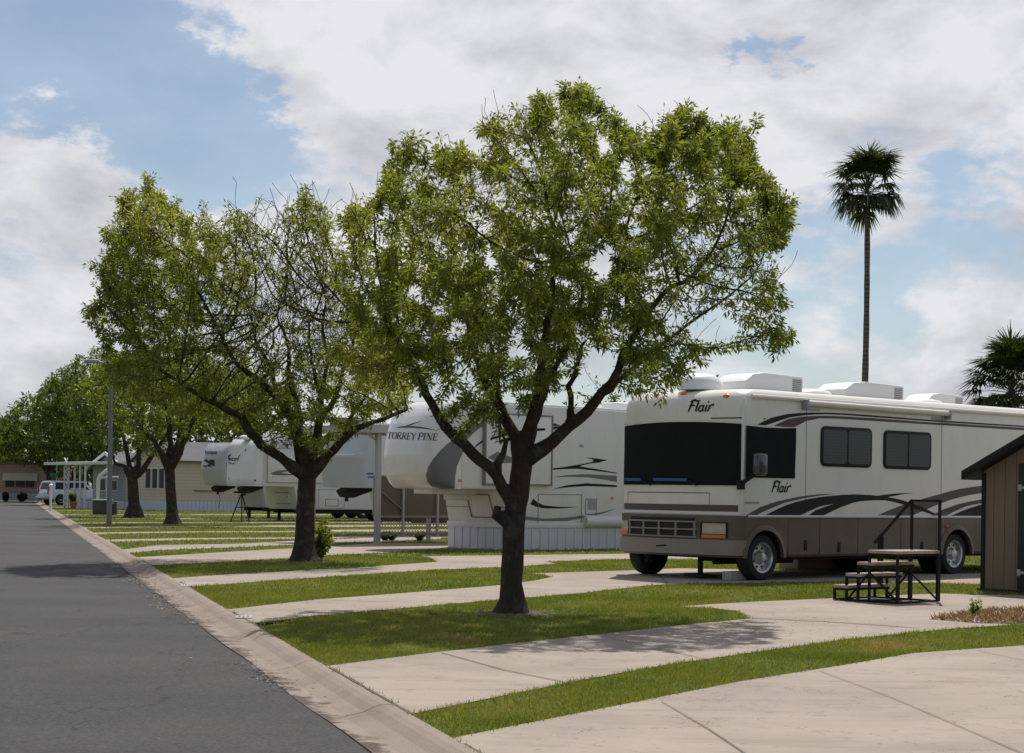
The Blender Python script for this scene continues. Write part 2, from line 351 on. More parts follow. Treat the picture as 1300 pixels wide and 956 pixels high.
def conc_detail():
    t = M_conc.node_tree; LL = t.links.new; b = t.nodes['Principled BSDF']; c = N(t, 'ShaderNodeTexCoord')
    def nz(sc, det, ro, map_=None):
        n = N(t, 'ShaderNodeTexNoise'); n.inputs['Scale'].default_value = sc; n.inputs['Detail'].default_value = det; n.inputs['Roughness'].default_value = ro
        if map_: m = N(t, 'ShaderNodeMapping'); m.inputs['Scale'].default_value = map_[0]; m.inputs['Rotation'].default_value = (0, 0, map_[1]); LL(c.outputs['Object'], m.inputs[0]); LL(m.outputs[0], n.inputs['Vector'])
        else: LL(c.outputs['Object'], n.inputs['Vector'])
        return n.outputs['Fac']
    cur = b.inputs['Base Color'].links[0].from_socket
    def layer(f, lo, hi, col, amt):
        nonlocal cur
        mr = N(t, 'ShaderNodeMapRange'); LL(f, mr.inputs[0]); mr.inputs[1].default_value = lo; mr.inputs[2].default_value = hi; mr.inputs[3].default_value = 0; mr.inputs[4].default_value = amt
        mx = N(t, 'ShaderNodeMix', data_type='RGBA'); LL(mr.outputs[0], mx.inputs['Factor']); LL(cur, mx.inputs['A']); mx.inputs['B'].default_value = col+(1,); cur = mx.outputs['Result']
    layer(nz(1.0, 8, .7, ((.35, 1.5, 1), -.7)), .50, .70, (.20, .165, .135), .65)       # wheel-worn streaks along the slabs
    layer(nz(.9, 9, .75), .54, .68, (.17, .15, .13), .5)                                # damp and dirt blotches
    layer(nz(9, 4, .6), .63, .70, (.12, .10, .085), .55)                                # small spots
    f = nz(.55, 7, .6); s_ = N(t, 'ShaderNodeMath', operation='SUBTRACT'); LL(f, s_.inputs[0]); s_.inputs[1].default_value = .47; a = N(t, 'ShaderNodeMath', operation='ABSOLUTE'); LL(s_.outputs[0], a.inputs[0])
    layer(a.outputs[0], .0016, .0006, (.06, .05, .042), .8)                              # hairline cracks
    LL(cur, b.inputs['Base Color'])
conc_detail()
M_kerb = mat('kerb_concrete', (.275, .22, .18), .88, .06, 2.0, .4, 60, spec=.3, col2=(.21, .16, .13), c2scale=1.1, c2lo=.48, c2hi=.72)
M_black = mat('black_paint', (.010, .010, .010), .55, .1, spec=.25)
K = .277
def kx(Y, off=2.55): return off-K*Y
def sheet(name, poly, z, m, kind='structure', thick=0.0):
    tris = tessellate_polygon([[Vector((p[0], p[1], 0)) for p in poly]])
    V = [(p[0], p[1], z) for p in poly]; mb = MB(); mb.v = V
    for t in tris: mb.face(t)
    o = mb.build(name, m); 
    for p in o.data.polygons:
        if p.normal.z < 0: p.flip()
    tag(o, kind=kind); return o
sheet('ground', [(-1500, -40), (1500, -40), (1500, 3000), (-1500, 3000)], -.16, M_far)
sheet('road', [(kx(-20, 2.16), -20), (kx(172, 2.16), 172), (-95, 172), (-95, 160), (kx(150, 2.16)-7.5, 150), (kx(-20, 2.16)-7.5, -20)], -.075, M_asph)
sheet('lawn', [(kx(-20), -20), (400, -20), (400, 420), (kx(172), 420), (kx(172), 172), (kx(150), 150)], 0.0, M_grass)
sheet('pavement', [(-95, 173), (kx(172), 173), (kx(172), 176), (-95, 176)], -.02, M_kerb)
# kerb and gutter
Ys = list(np.arange(-20, 168, 1.5)); mb = MB(); prof = [(2.10, -.069), (2.27, -.076), (2.40, -.045), (2.47, -.008), (2.52, .008), (2.60, .008), (2.61, -.1)]
for Y in Ys:
    for (c, z) in prof:
        jit = .018*sin(Y*1.3)*(1 if c < 2.2 else 0); mb.v.append((kx(Y, c)+jit, Y, z+.003*sin(Y*.8)))
n = len(prof)
for i in range(len(Ys)-1):
    for k in range(n-1): mb.face((i*n+k, (i+1)*n+k, (i+1)*n+k+1, i*n+k+1))
kerb = mb.build('kerb', M_kerb, smooth=False); tag(kerb, kind='structure')
add_lines(M_kerb, 'Y', 3.05, .022, (.05, .045, .04))
def kerb_dirt():
    t = M_kerb.node_tree; LL = t.links.new; b = t.nodes['Principled BSDF']; c = N(t, 'ShaderNodeTexCoord'); s = N(t, 'ShaderNodeSeparateXYZ'); LL(c.outputs['Object'], s.inputs[0])
    m1 = N(t, 'ShaderNodeMath', operation='MULTIPLY_ADD'); LL(s.outputs['Y'], m1.inputs[0]); m1.inputs[1].default_value = K; LL(s.outputs['X'], m1.inputs[2])   # distance from the road centre line
    n = N(t, 'ShaderNodeTexNoise'); n.inputs['Scale'].default_value = 3.5; n.inputs['Detail'].default_value = 8; n.inputs['Roughness'].default_value = .72; LL(c.outputs['Object'], n.inputs['Vector'])
    a = N(t, 'ShaderNodeMapRange'); LL(m1.outputs[0], a.inputs[0]); a.inputs[1].default_value = 2.10; a.inputs[2].default_value = 2.42; a.inputs[3].default_value = .16; a.inputs[4].default_value = -.12
    ad = N(t, 'ShaderNodeMath', operation='ADD'); LL(n.outputs['Fac'], ad.inputs[0]); LL(a.outputs[0], ad.inputs[1])
    mr = N(t, 'ShaderNodeMapRange'); LL(ad.outputs[0], mr.inputs[0]); mr.inputs[1].default_value = .56; mr.inputs[2].default_value = .66
    old = b.inputs['Base Color'].links[0].from_socket; mx = N(t, 'ShaderNodeMix', data_type='RGBA'); LL(mr.outputs[0], mx.inputs['Factor']); LL(old, mx.inputs['A']); mx.inputs['B'].default_value = (.085, .058, .045, 1); LL(mx.outputs['Result'], b.inputs['Base Color'])
kerb_dirt()
# drives: outlines on the ground
def P(*pts): return [tuple(gnd(x, y)[:2]) for x, y in pts]
def kp(Y): return (kx(Y, 2.60), Y)
drives = []
def dr(poly): drives.append(poly)
dr([kp(7.6), kp(10.6)] + P((939, 866), (1066, 846), (1158, 830), (1300, 820)) + [(9, 20.0), (13, 20.5), (15, 17), (6, 13.0), (2, 9.3)])
dr([kp(11.7), kp(14.75)] + P((403.5, 848), (520, 833), (648, 818), (760, 806), (860, 795), (953, 786), (938, 777), (905, 772.5), (861, 770.5), (946, 765), (1059, 760), (1120, 757), (1194, 754), (1300, 757)) +
   [(11.5, 27), (12, 21)] + P((1300, 793), (1197, 800), (1070, 813), (960, 828.6), (840, 846), (730, 866)))
dr([kp(19.0), kp(21.4)] + P((285, 775), (400, 762), (520, 753), (633, 743.7), (680, 737.5), (700, 733), (690, 730), (669, 728.6), (740, 726.5), (817, 724), (860, 722)) +
   [(9, 35.2), (16, 41.5), (18, 39.5), (10.5, 31.6), (8.6, 30.6)] + P((1090, 738.5), (940, 741), (880, 741.5), (825, 743.7), (736, 754), (626, 763), (400, 782.6), (318, 793)))
dr([kp(25.6), kp(28.1)] + P((213, 735), (305, 728.5), (440, 722), (500, 717.5), (555, 713.6), (548, 709), (534, 706.5), (660, 705), (778, 703.5), (850, 702)) + [(8, 44), (9, 41)] +
   P((817, 709.5), (750, 711.5), (693, 713.5), (708, 716), (662, 719.5), (633, 720.7), (541, 724.5), (400, 733.8), (233, 746)))
dr([kp(32.9), kp(36.4)] + P((167, 708.3), (240, 704), (305, 700), (372, 696.5), (430, 693), (480, 689.5), (562, 689.5)) + [(0, 51), (7, 57), (9, 55), (3, 49.3)] + P((560, 697.5), (520, 700), (481, 702.5), (430, 704.5), (372, 709), (305, 713), (245, 716), (186, 718.5)))
dr([kp(39.7), kp(42.0)] + P((200, 692.5), (305, 690.5), (372, 687), (478, 683), (560, 682)) + P((560, 684.5), (478, 688), (372, 692), (305, 695), (200, 699)))
def far_drive(Y0, w=1.45, l1=4.0, l2=16):
    d1 = Vector((cos(radians(58)), sin(radians(58)))); d2 = Vector((cos(radians(42)), sin(radians(42))))
    a = Vector(kp(Y0)); b = Vector(kp(Y0+w*1.25)); a1 = a+d1*l1; b1 = b+d1*l1*.8; a2 = a1+d2*l2; b2 = a2+Vector((-d2.y, d2.x))*3.3; b1b = b1+d2*(l2*.35)
    dr([tuple(a), tuple(b), tuple(b1), tuple(b1b), tuple(b1b+Vector((-d2.y, d2.x))*1.2), tuple(b2), tuple(a2), tuple(a1)])
for Y0 in (48, 55.5, 63, 71, 80, 92, 108, 124): far_drive(Y0)
for i, p in enumerate(drives):
    o = sheet('driveway', p, .006+.0011*(i % 3), M_conc)
sheet('driveway', P((1238, 757.5), (1300, 760), (1400, 764), (1400, 760), (1300, 757), (1240, 755.5)), .012, M_conc)
# expansion joints on the near slabs
jm = mat('joint_dirt', (.10, .085, .065), .9)
def joint(pts, w=.022):
    mb = MB(); q = [gnd(x, y, .014) for x, y in pts]
    for i, p in enumerate(q):
        a = q[min(i+1, len(q)-1)]-q[max(i-1, 0)]; nn = Vector((-a.y, a.x, 0)).normalized()*w/2*(.7+.6*random.random())
        mb.v += [tuple(p+nn), tuple(p-nn)]
    for i in range(len(q)-1): mb.face((2*i, 2*i+1, 2*i+3, 2*i+2))
    o = mb.build('joint', jm); tag(o, kind='structure')
joint([(953, 784), (980, 785.5), (1012, 787), (1045, 788.5), (1080, 791), (1120, 793.5), (1165, 797)], .035)
def kerb_joint(ya, yb):
    mb = MB(); ys = np.arange(ya, yb, .25)
    for i, Y in enumerate(ys): w_ = .010+.008*random.random(); mb.v += [(kx(Y, 2.612)-w_, Y, .0105), (kx(Y, 2.612)+w_, Y, .0105)]
    for i in range(len(ys)-1): mb.face((2*i, 2*i+1, 2*i+3, 2*i+2))
    tag(mb.build('joint', jm), kind='structure')
for a_, b_ in ((7.6, 10.6), (11.7, 14.8), (19, 21.4), (25.6, 28.1), (32.9, 36.4)): kerb_joint(a_, b_)
joint([(1000, 762), (1100, 768), (1230, 776)], .015)
joint([(640, 763), (650, 745)], .015)
joint([(560, 828), (640, 850), (730, 868)], .012)
joint([(1040, 851), (1130, 884), (1250, 935), (1320, 965)], .008); joint([(840, 890), (900, 925), (960, 965)], .008); joint([(1240, 825), (1300, 838), (1340, 848)], .009); joint([(760, 806), (830, 822), (905, 838)], .012); joint([(830, 724.5), (850, 742)], .015)
# ------------------------------------------------------------------ grass blades
def inside(px, py, poly):
    x = px; y = py; c = np.zeros(len(px), bool); n = len(poly); j = n-1
    for i in range(n):
        xi, yi = poly[i]; xj, yj = poly[j]
        with np.errstate(divide='ignore', invalid='ignore'):
            c ^= ((yi > y) != (yj > y)) & (x < (xj-xi)*(y-yi)/(yj-yi+1e-12)+xi)
        j = i
    return c
def fnoise(x, y, s, seed=0):
    r = np.zeros_like(x); rr = np.random.default_rng(seed)
    for k in range(7):
        a = rr.uniform(0, 2*pi); f = s*rr.uniform(.6, 2.2); r += np.sin((x*cos(a)+y*sin(a))*f*2*pi+rr.uniform(0, 6.28))
    return r/7*1.6
dead = P((1180, 787), (1205, 782), (1240, 776), (1300, 774), (1400, 770), (1400, 786), (1300, 793), (1240, 792))
def blades(n, y0, y1, h, w, seed):
    r = np.random.default_rng(seed)
    Y = np.sqrt(r.uniform(y0*y0, y1*y1, n)); X = Y*r.uniform(-.31, .33, n)
    ok = X > kx(Y, 2.60+.0)+r.normal(0, .015, n)
    jx = X+r.normal(0, .025, n); jy = Y+r.normal(0, .03, n)
    for p in drives: ok &= ~inside(jx, jy, p)
    for px, py, rr in ((650, 779, .62), (387, 713, .7)):
        c = gnd(px, py); ok &= (np.hypot((X-c.x)/1.1, Y-c.y) > rr*r.uniform(.35, 1.25, n))
    X, Y = X[ok], Y[ok]; dn = fnoise(X, Y, .5, 3)
    keep = r.uniform(0, 1, len(X)) < np.clip(.85+.5*dn, .3, 1); X, Y, dn = X[keep], Y[keep], dn[keep]
    m = len(X); a = r.uniform(0, 2*pi, m); hh = h*r.uniform(.45, 1.25, m)*np.clip(1+.35*fnoise(X, Y, 1.3, 5), .5, 1.7); ww = w*r.uniform(.6, 1.3, m)
    b = r.uniform(0, 2*pi, m); ln = r.uniform(.1, .9, m)*hh
    V = np.zeros((m, 3, 3)); V[:, 0] = np.stack([X-np.cos(a)*ww, Y-np.sin(a)*ww, np.zeros(m)], 1); V[:, 1] = np.stack([X+np.cos(a)*ww, Y+np.sin(a)*ww, np.zeros(m)], 1)
    V[:, 2] = np.stack([X+np.cos(b)*ln, Y+np.sin(b)*ln, hh], 1)
    dry = fnoise(X, Y, .22, 11)+.6*fnoise(X, Y, .9, 12)
    t = np.clip(.36+.20*dry+.10*fnoise(X, Y, 3.1, 14)+r.normal(0, .13, m)+.9*np.clip(fnoise(X, Y, .5, 17)-.55, 0, .6), 0, 1)
    return V.reshape(-1, 3), t
Vs, Ts = [], []
for (n, y0, y1, h, w, sd_) in ((260000, 9.5, 17, .032, .0045, 1), (260000, 17, 26, .035, .006, 2), (200000, 26, 40, .04, .009, 3), (170000, 40, 80, .05, .018, 4), (90000, 80, 130, .05, .035, 5)):
    v, t = blades(n, y0, y1, h, w, sd_); Vs.append(v); Ts.append(t)
V = np.concatenate(Vs); T = np.concatenate(Ts)
M_blade = leaf_mat('grass_blade', [(0, (.088, .130, .022)), (.35, (.150, .188, .036)), (.6, (.225, .225, .058)), (.8, (.26, .20, .08)), (1, (.33, .22, .12))], .32)
g = np_mesh('grass', V, np.arange(len(V)).reshape(-1, 3), M_blade, tint=T); tag(g, 'short mown grass on the lawn strips between the drives', 'grass', kind='stuff')
# dried low plants on the patio edge
r = np.random.default_rng(21); n = 9000; q = np.array(dead); X = r.uniform(q[:, 0].min(), q[:, 0].max(), n); Y = r.uniform(q[:, 1].min(), q[:, 1].max(), n)
ok = inside(X, Y, dead); X, Y = X[ok], Y[ok]; m = len(X); a = r.uniform(0, 6.28, m); hh = r.uniform(.02, .09, m); V = np.zeros((m, 3, 3))
V[:, 0] = np.stack([X-.012*np.cos(a), Y-.012*np.sin(a), np.full(m, .01)], 1); V[:, 1] = np.stack([X+.012*np.cos(a), Y+.012*np.sin(a), np.full(m, .01)], 1)
V[:, 2] = np.stack([X+r.normal(0, .05, m), Y+r.normal(0, .05, m), hh], 1)
M_dry = leaf_mat('dry_blade', [(0, (.13, .075, .04)), (.5, (.22, .13, .07)), (1, (.33, .24, .13))], .2)
g = np_mesh('dry_ground_cover', V.reshape(-1, 3), np.arange(3*m).reshape(-1, 3), M_dry, tint=r.uniform(0, 1, m)); tag(g, 'patch of brown dried ground cover on the concrete beside the shed', 'dry plants', kind='stuff')
# worn earth round the near trunks
for i_, (px, py, rr) in enumerate(((650, 779, .62), (387, 713, .7))):
    c = gnd(px, py); pts = [(c.x+rr*(1+.3*sin(3*a+i_)+.15*sin(7*a))*cos(a)*1.1, c.y+rr*(1+.3*sin(3*a+i_)+.15*sin(7*a))*sin(a)) for a in [2*pi*k/40 for k in range(40)]]
    sheet('bare_soil', pts, .004, mat('worn_earth', (.075, .06, .036), .95, .25, 5, .5, 50))
sheet('bare_soil', dead, .0105, mat('bare_soil', (.17, .11, .07), .95, .2, 4, .5, 50))
# grit and leaf litter along the gutter
n = 2600; Y = np.sqrt(r.uniform(80, 1400, n)); c = 2.10+r.gamma(1.2, .10, n)*np.where(r.uniform(0, 1, n) < .5, 1, -1); X = 0*Y+c-K*Y
on = fnoise(Y, c, .12, 8) > -.15; X, Y, c = X[on], Y[on], c[on]; m = len(X); a = r.uniform(0, 6.28, m); s = r.uniform(.006, .022, m); z = np.where(c > 2.3, -.03, -.06)
V = np.zeros((m, 3, 3))
for k in range(3):
    V[:, k] = np.stack([X+s*np.cos(a+k*2.1), Y+s*np.sin(a+k*2.1)*1.6, z+r.uniform(0, .012, m)], 1)
g = np_mesh('leaf_litter', V.reshape(-1, 3), np.arange(3*m).reshape(-1, 3), leaf_mat('litter', [(0, (.05, .035, .025)), (.6, (.14, .09, .06)), (1, (.25, .2, .15))], .1), tint=r.uniform(0, 1, m)); tag(g, 'brown leaf litter and grit lying along the gutter', 'leaf litter', kind='stuff')

n = 700; r = np.random.default_rng(44); X = r.normal(-.2, 2.6, n); Y = r.normal(20.3, 2.6, n); ok = (X > kx(Y, 2.6)) & (Y > 12); X, Y = X[ok], Y[ok]; m = len(X); a = r.uniform(0, 6.28, m); s = r.uniform(.02, .045, m); z = r.uniform(.016, .035, m)
V = np.zeros((m, 4, 3))
for k, (u, v) in enumerate(((0, 0), (.5, .18), (1, 0), (.5, -.18))): V[:, k] = np.stack([X+s*(u*np.cos(a)-v*np.sin(a)), Y+s*(u*np.sin(a)+v*np.cos(a)), z+(.006 if k in (1, 3) else 0)], 1)
g = np_mesh('fallen_leaves', V.reshape(-1, 3), np.arange(4*m).reshape(-1, 4), leaf_mat('fallen_leaf', [(0, (.16, .10, .04)), (.6, (.30, .22, .07)), (1, (.16, .18, .05))], .2), tint=r.uniform(0, 1, m)); tag(g, 'scattered small fallen leaves on grass and concrete below the nearest tree', 'fallen leaves', kind='stuff')
# ------------------------------------------------------------------ trees
M_bark = mat('bark', (.060, .047, .038), .95, .25, 7, 1.0, 28, spec=.1, col2=(.13, .112, .095), c2scale=5, c2lo=.52, c2hi=.72)
def bark_grooves():
    t = M_bark.node_tree; LL = t.links.new; b = t.nodes['Principled BSDF']; c = N(t, 'ShaderNodeTexCoord')
    mpn = N(t, 'ShaderNodeMapping'); mpn.inputs['Scale'].default_value = (26, 26, 5); LL(c.outputs['Object'], mpn.inputs[0])
    n = N(t, 'ShaderNodeTexNoise'); n.inputs['Scale'].default_value = 1; n.inputs['Detail'].default_value = 5; n.inputs['Roughness'].default_value = .65; n.inputs['Distortion'].default_value = .6; LL(mpn.outputs[0], n.inputs['Vector'])
    bp = N(t, 'ShaderNodeBump'); bp.inputs['Strength'].default_value = 1; bp.inputs['Distance'].default_value = .06; LL(n.outputs['Fac'], bp.inputs['Height']); LL(bp.outputs[0], b.inputs['Normal'])
bark_grooves()
LEAF_A = leaf_mat('ash_leaf', [(0, (.058, .080, .017)), (.35, (.115, .150, .030)), (.65, (.185, .215, .048)), (.88, (.26, .26, .055)), (1, (.36, .24, .07))], .48)
LEAF_B = leaf_mat('far_leaf', [(0, (.036, .060, .014)), (.5, (.080, .115, .024)), (.85, (.12, .15, .028)), (1, (.20, .18, .05))], .42)
def poly_dist(x, y, poly):
    d = np.full(len(x), 1e9); n = len(poly)
    for i in range(n):
        x0, y0 = poly[i]; x1, y1 = poly[(i+1) % n]; dx, dy = x1-x0, y1-y0; t = np.clip(((x-x0)*dx+(y-y0)*dy)/(dx*dx+dy*dy+1e-9), 0, 1)
        d = np.minimum(d, np.hypot(x-x0-t*dx, y-y0-t*dy))
    return d
def to3(px, py, Y):
    x = px-CX; y = py-CY
    return np.stack([(x*cos(ROLL)+y*sin(ROLL))/F*Y, Y, EYE+(x*sin(ROLL)-y*cos(ROLL))/F*Y], 1)
def n3(p, s, seed):
    r = np.random.default_rng(seed); v = np.zeros(len(p))
    for k in range(9):
        d = r.normal(size=3); d /= np.linalg.norm(d); v += np.sin(p@d*s*2*pi*r.uniform(.5, 1.7)+r.uniform(0, 6.28))
    return v/9*1.9
def grow(seedn, att, step, infl, kill, rs, iters=110, jit=.25):
    """space colonization; seedn: list of (pos, parent, rmin)"""
    Pn = [np.array(s[0], float) for s in seedn]; par = [s[1] for s in seedn]; kids = [0]*len(Pn)
    A = att.copy(); arr = np.array(Pn)
    near = np.zeros(len(A), int); nd = np.full(len(A), 1e9)
    def upd(i0, i1):
        nonlocal near, nd
        Q = np.array(Pn[i0:i1])
        for a in range(0, len(Q), 200):
            D = np.linalg.norm(A[:, None]-Q[None, a:a+200], axis=2); j = D.argmin(1); d = D[np.arange(len(A)), j]; k = d < nd
            near[k] = j[k]+i0+a; nd[k] = d[k]
    upd(0, len(Pn))
    for it in range(iters):
        act = nd < infl if it > 12 else nd < infl*2.5
        if not act.any(): break
        idx = near[act]; v = A[act]-arr[idx]; v /= np.linalg.norm(v, axis=1)[:, None]+1e-9
        u, inv = np.unique(idx, return_inverse=True); S = np.zeros((len(u), 3)); np.add.at(S, inv, v)
        S += rs.normal(0, jit, S.shape); S /= np.linalg.norm(S, axis=1)[:, None]+1e-9
        i0 = len(Pn)
        for k, i in enumerate(u):
            if kids[i] >= 3: continue
            q = arr[i]+S[k]*step
            Pn.append(q); par.append(int(i)); kids.append(0); kids[i] += 1
        if len(Pn) == i0: break
        arr = np.array(Pn); upd(i0, len(Pn))
        keep = nd > kill; A, near, nd = A[keep], near[keep], nd[keep]
        if not len(A): break
    return arr, par
def tree(label, Y0, limbs, outline, depth, natt, step, group=None, leaf=.085, lw=.3, per=9, tipr=.004, npow=2.35, mat_=None, bare=None, seed=1, thr=3.0, name='tree', cat='tree', tintsh=0.0, extra=None, holes=.0, droop=.35, dY=0.0, shoots=0, shl=8, grp='trees planted in a row along the road', twig=0.0, lspread=1.0):
    rs = np.random.default_rng(seed)
    base = limbs[0][0]; bpos = gnd(base[0], base[1]) if Y0 is None else at(base[0], base[1], Y0)
    Yc = bpos.y; root = thing(name, bpos, rs.uniform(0, 1)*0, label, cat, grp)
    nodes = []; rmin = []
    ppm = F/Yc
    def add(limb, parent):
        last = parent
        for k, p in enumerate(limb):
            if k == 0 and parent is not None: continue
            px, py, w = p[:3]; dy = p[3] if len(p) > 3 else 0
            q = np.array(at(px, py, Yc+dy))
            if last is not None:
                a = np.array(nodes[last][0]); ra = rmin[last]; ln = np.linalg.norm(q-a); ns = max(1, int(ln/(step*1.2)))
                for j in range(1, ns+1):
                    t = j/ns; pos = a+(q-a)*t+rs.normal(0, .012, 3)*(1 if t < 1 else .5)
                    nodes.append((pos, last)); rmin.append(ra+(w/2/ppm-ra)*t); last = len(nodes)-1
            else: nodes.append((q, -1)); rmin.append(w/2/ppm); last = 0
        return last
    ends = [add(limbs[0], None)]
    for l in limbs[1:]:
        # attaches to nearest existing node of the first point
        q = np.array(at(l[0][0], l[0][1], Yc+(l[0][3] if len(l[0]) > 3 else 0))); arr_ = np.array([n_[0] for n_ in nodes]); i = int(np.linalg.norm(arr_-q, axis=1).argmin())
        add([l[0]]+l[1:], i) if True else None
    ns0 = len(nodes); rm0 = list(rmin)
    # crown volume
    xs = [p[0] for p in outline]; ys = [p[1] for p in outline]; X = rs.uniform(min(xs), max(xs), natt*5); Yp = rs.uniform(min(ys), max(ys), natt*5)
    ok = inside(X, Yp, outline); X, Yp = X[ok][:natt*2], Yp[ok][:natt*2]
    d = poly_dist(X, Yp, outline); dn = np.clip(d/(d.max()*.62), 0, 1); dz = rs.uniform(-1, 1, len(X))*depth*np.sqrt(1-(1-dn)**2+.02)
    Pt = to3(X, Yp, Yc+dY+dz)
    kp_ = n3(Pt, .45, seed+50) > -1.0+holes*1.5
    Pt = Pt[kp_][:natt]
    low = 0
    seedn = [(n_[0], n_[1], 0) for n_ in nodes]
    arr, par = grow(seedn, Pt, step, step*9, step*1.9, rs)
    arr_l = [np.array(a_) for a_ in arr]; isb = np.zeros(len(arr), bool); isb_l = list(isb)
    ymid = np.array([a_[2] for a_ in arr_l]); hi = np.quantile(ymid, .45)
    cand = [i for i in range(ns0, len(arr_l))]
    pxs = CX+arr[:, 0]*F/arr[:, 1]; pys = CY-(arr[:, 2]-EYE)*F/arr[:, 1]
    def shoot(i, L_, nseg, bareflag, spread):
        d_ = np.array([rs.normal(0, spread), rs.normal(0, spread), 1.0]); d_ /= np.linalg.norm(d_); p_ = i; q_ = arr_l[i]
        for k_ in range(nseg):
            d_ = d_+rs.normal(0, .24, 3); d_ /= np.linalg.norm(d_); q_ = q_+d_*L_/nseg; arr_l.append(q_); par.append(p_); isb_l.append(bareflag); p_ = len(arr_l)-1
    if shoots:
        edge = poly_dist(pxs, pys, outline); up_ = [i for i in cand if edge[i] < 26 and arr[i, 2] > hi]
        for i in rs.choice(up_, min(len(up_), shoots), replace=False): shoot(int(i), rs.uniform(.25, .6)*step*shl, 5, rs.uniform() < .10, .35)
    if bare is not None and twig:
        wgt = np.zeros(len(cand))
        for (bx, by, br, bs) in bare: wgt += bs*np.exp(-(((pxs[ns0:]-bx)**2+(pys[ns0:]-by)**2)/br**2))
        for i in rs.choice(cand, int(twig), p=wgt/wgt.sum()): shoot(int(i), rs.uniform(.35, .85)*step*min(9, shl+1), 6, True, .38)
    arr = np.array(arr_l); isb = np.array(isb_l)
    n = len(arr); acc = np.zeros(n); kids = [[] for _ in range(n)]
    for i in range(n):
        if par[i] >= 0: kids[par[i]].append(i)
    rad = np.zeros(n)
    for i in range(n-1, -1, -1):
        if not kids[i]: acc[i] = tipr**npow
        rad[i] = acc[i]**(1/npow)
        if par[i] >= 0: acc[par[i]] += acc[i]*1.0
    base_r = rad.copy()
    for i in range(ns0): rad[i] = rm0[i]*.93
    # order-safe taper
    for i in range(n):
        if par[i] >= 0: rad[i] = min(rad[i], rad[par[i]])
    loc = arr-np.array(bpos)
    if root.rotation_euler.z: pass
    mb = MB(); done = np.zeros(n, bool)
    starts = [0]; 
    while starts:
        i = starts.pop(); chain = [i]; rr = [rad[i]]
        p = par[i]
        if p >= 0: chain.insert(0, p); rr.insert(0, min(rad[p], rad[i]*1.25))
        while kids[chain[-1]]:
            ks = sorted(kids[chain[-1]], key=lambda k: (rad[k], base_r[k])); m_ = ks[-1]; starts += ks[:-1]; chain.append(m_); rr.append(rad[m_])
        mx = max(rr); sides = 14 if mx > .06*1 and Yc < 60 else (8 if mx > .03 else (5 if mx > .012 else 3))
        pts = [Vector(loc[k]) for k in chain]
        if i == 0:   # root flare
            pts.insert(0, pts[0]-Vector((0, 0, .12))); rr = [rr[0]*1.12]+rr
            for q_ in range(len(pts)):
                h = pts[q_].z
                if h < .35: rr[q_] *= 1+.45*max(0, 1-h/.35)**2
        mb.tube(pts, rr, sides, caps=True)
    tr = mb.build('trunk', M_bark, root, smooth=True, fixn=False)
    if Yc < 60:  # knobbly bark silhouette
        me = tr.data; co = np.zeros(len(me.vertices)*3, np.float32); me.vertices.foreach_get('co', co); co = co.reshape(-1, 3).astype(float)
        co += (np.stack([n3(co, 1.6, 3), n3(co, 1.6, 4), n3(co, 1.2, 5)], 1)*.016+np.stack([n3(co, 5, 6), n3(co, 5, 7), n3(co, 5, 8)], 1)*.006)*np.clip((co[:, 2:3]*0+1), 0, 1)*np.clip(1.2-co[:, 2:3]/3.2, 0, 1)
        me.vertices.foreach_set('co', co.astype(np.float32).ravel())
    # leaves
    thin = np.where(rad < tipr*thr)[0]; thin = thin[(thin >= ns0) & ~isb[thin]]
    pts = arr[thin]; dens = np.ones(len(thin))
    if bare is not None:
        px_ = CX+(pts[:, 0])*F/pts[:, 1]; py_ = CY-(pts[:, 2]-EYE)*F/pts[:, 1]
        for (bx, by, br, bs) in bare: dens *= 1-bs*np.exp(-(((px_-bx)**2+(py_-by)**2)/br**2))
    dens *= np.clip(1+.75*n3(pts, .8, seed+9), .12, 1.8)
    cnt = rs.poisson(per*dens); idx = np.repeat(np.arange(len(thin)), cnt); m = len(idx)
    prev = arr[np.array([par[k] for k in thin])]; ax = pts-prev; ax /= np.linalg.norm(ax, axis=1)[:, None]+1e-9
    u = rs.uniform(0, 1, m)[:, None]; base_p = pts[idx]-ax[idx]*u*step
    rd = rs.normal(0, 1, (m, 3)); rd /= np.linalg.norm(rd, axis=1)[:, None]
    dirv = ax[idx]*.55+rd*.9+np.array([0, 0, -droop]); dirv /= np.linalg.norm(dirv, axis=1)[:, None]
    base_p = base_p+rd*leaf*.9*rs.uniform(0, 1, (m, 1))*lspread
    ln = leaf*rs.uniform(.6, 1.25, m)[:, None]; sd = np.cross(dirv, rs.normal(0, 1, (m, 3))); sd /= np.linalg.norm(sd, axis=1)[:, None]+1e-9
    nn = np.cross(dirv, sd); w = ln*lw*rs.uniform(.8, 1.2, (m, 1))/2
    bl = base_p-np.array(bpos); V = np.zeros((m, 4, 3))
    V[:, 0] = bl; V[:, 1] = bl+dirv*ln*.48+sd*w+nn*w*.35; V[:, 2] = bl+dirv*ln+np.array([0, 0, -1])*ln*.12; V[:, 3] = bl+dirv*ln*.48-sd*w+nn*w*.35
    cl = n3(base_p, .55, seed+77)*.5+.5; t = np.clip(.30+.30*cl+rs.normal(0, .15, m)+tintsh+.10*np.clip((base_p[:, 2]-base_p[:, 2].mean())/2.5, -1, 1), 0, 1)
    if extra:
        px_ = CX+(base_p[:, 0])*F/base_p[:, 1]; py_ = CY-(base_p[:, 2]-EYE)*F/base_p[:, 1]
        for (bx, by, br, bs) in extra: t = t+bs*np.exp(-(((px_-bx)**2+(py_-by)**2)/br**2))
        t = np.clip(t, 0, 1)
    np_mesh('crown', V.reshape(-1, 3), np.arange(4*m).reshape(-1, 4), mat_ or LEAF_A, root, tint=t)
    print('TREE', label[:30], 'nodes', n, 'leaves', m)
    return root
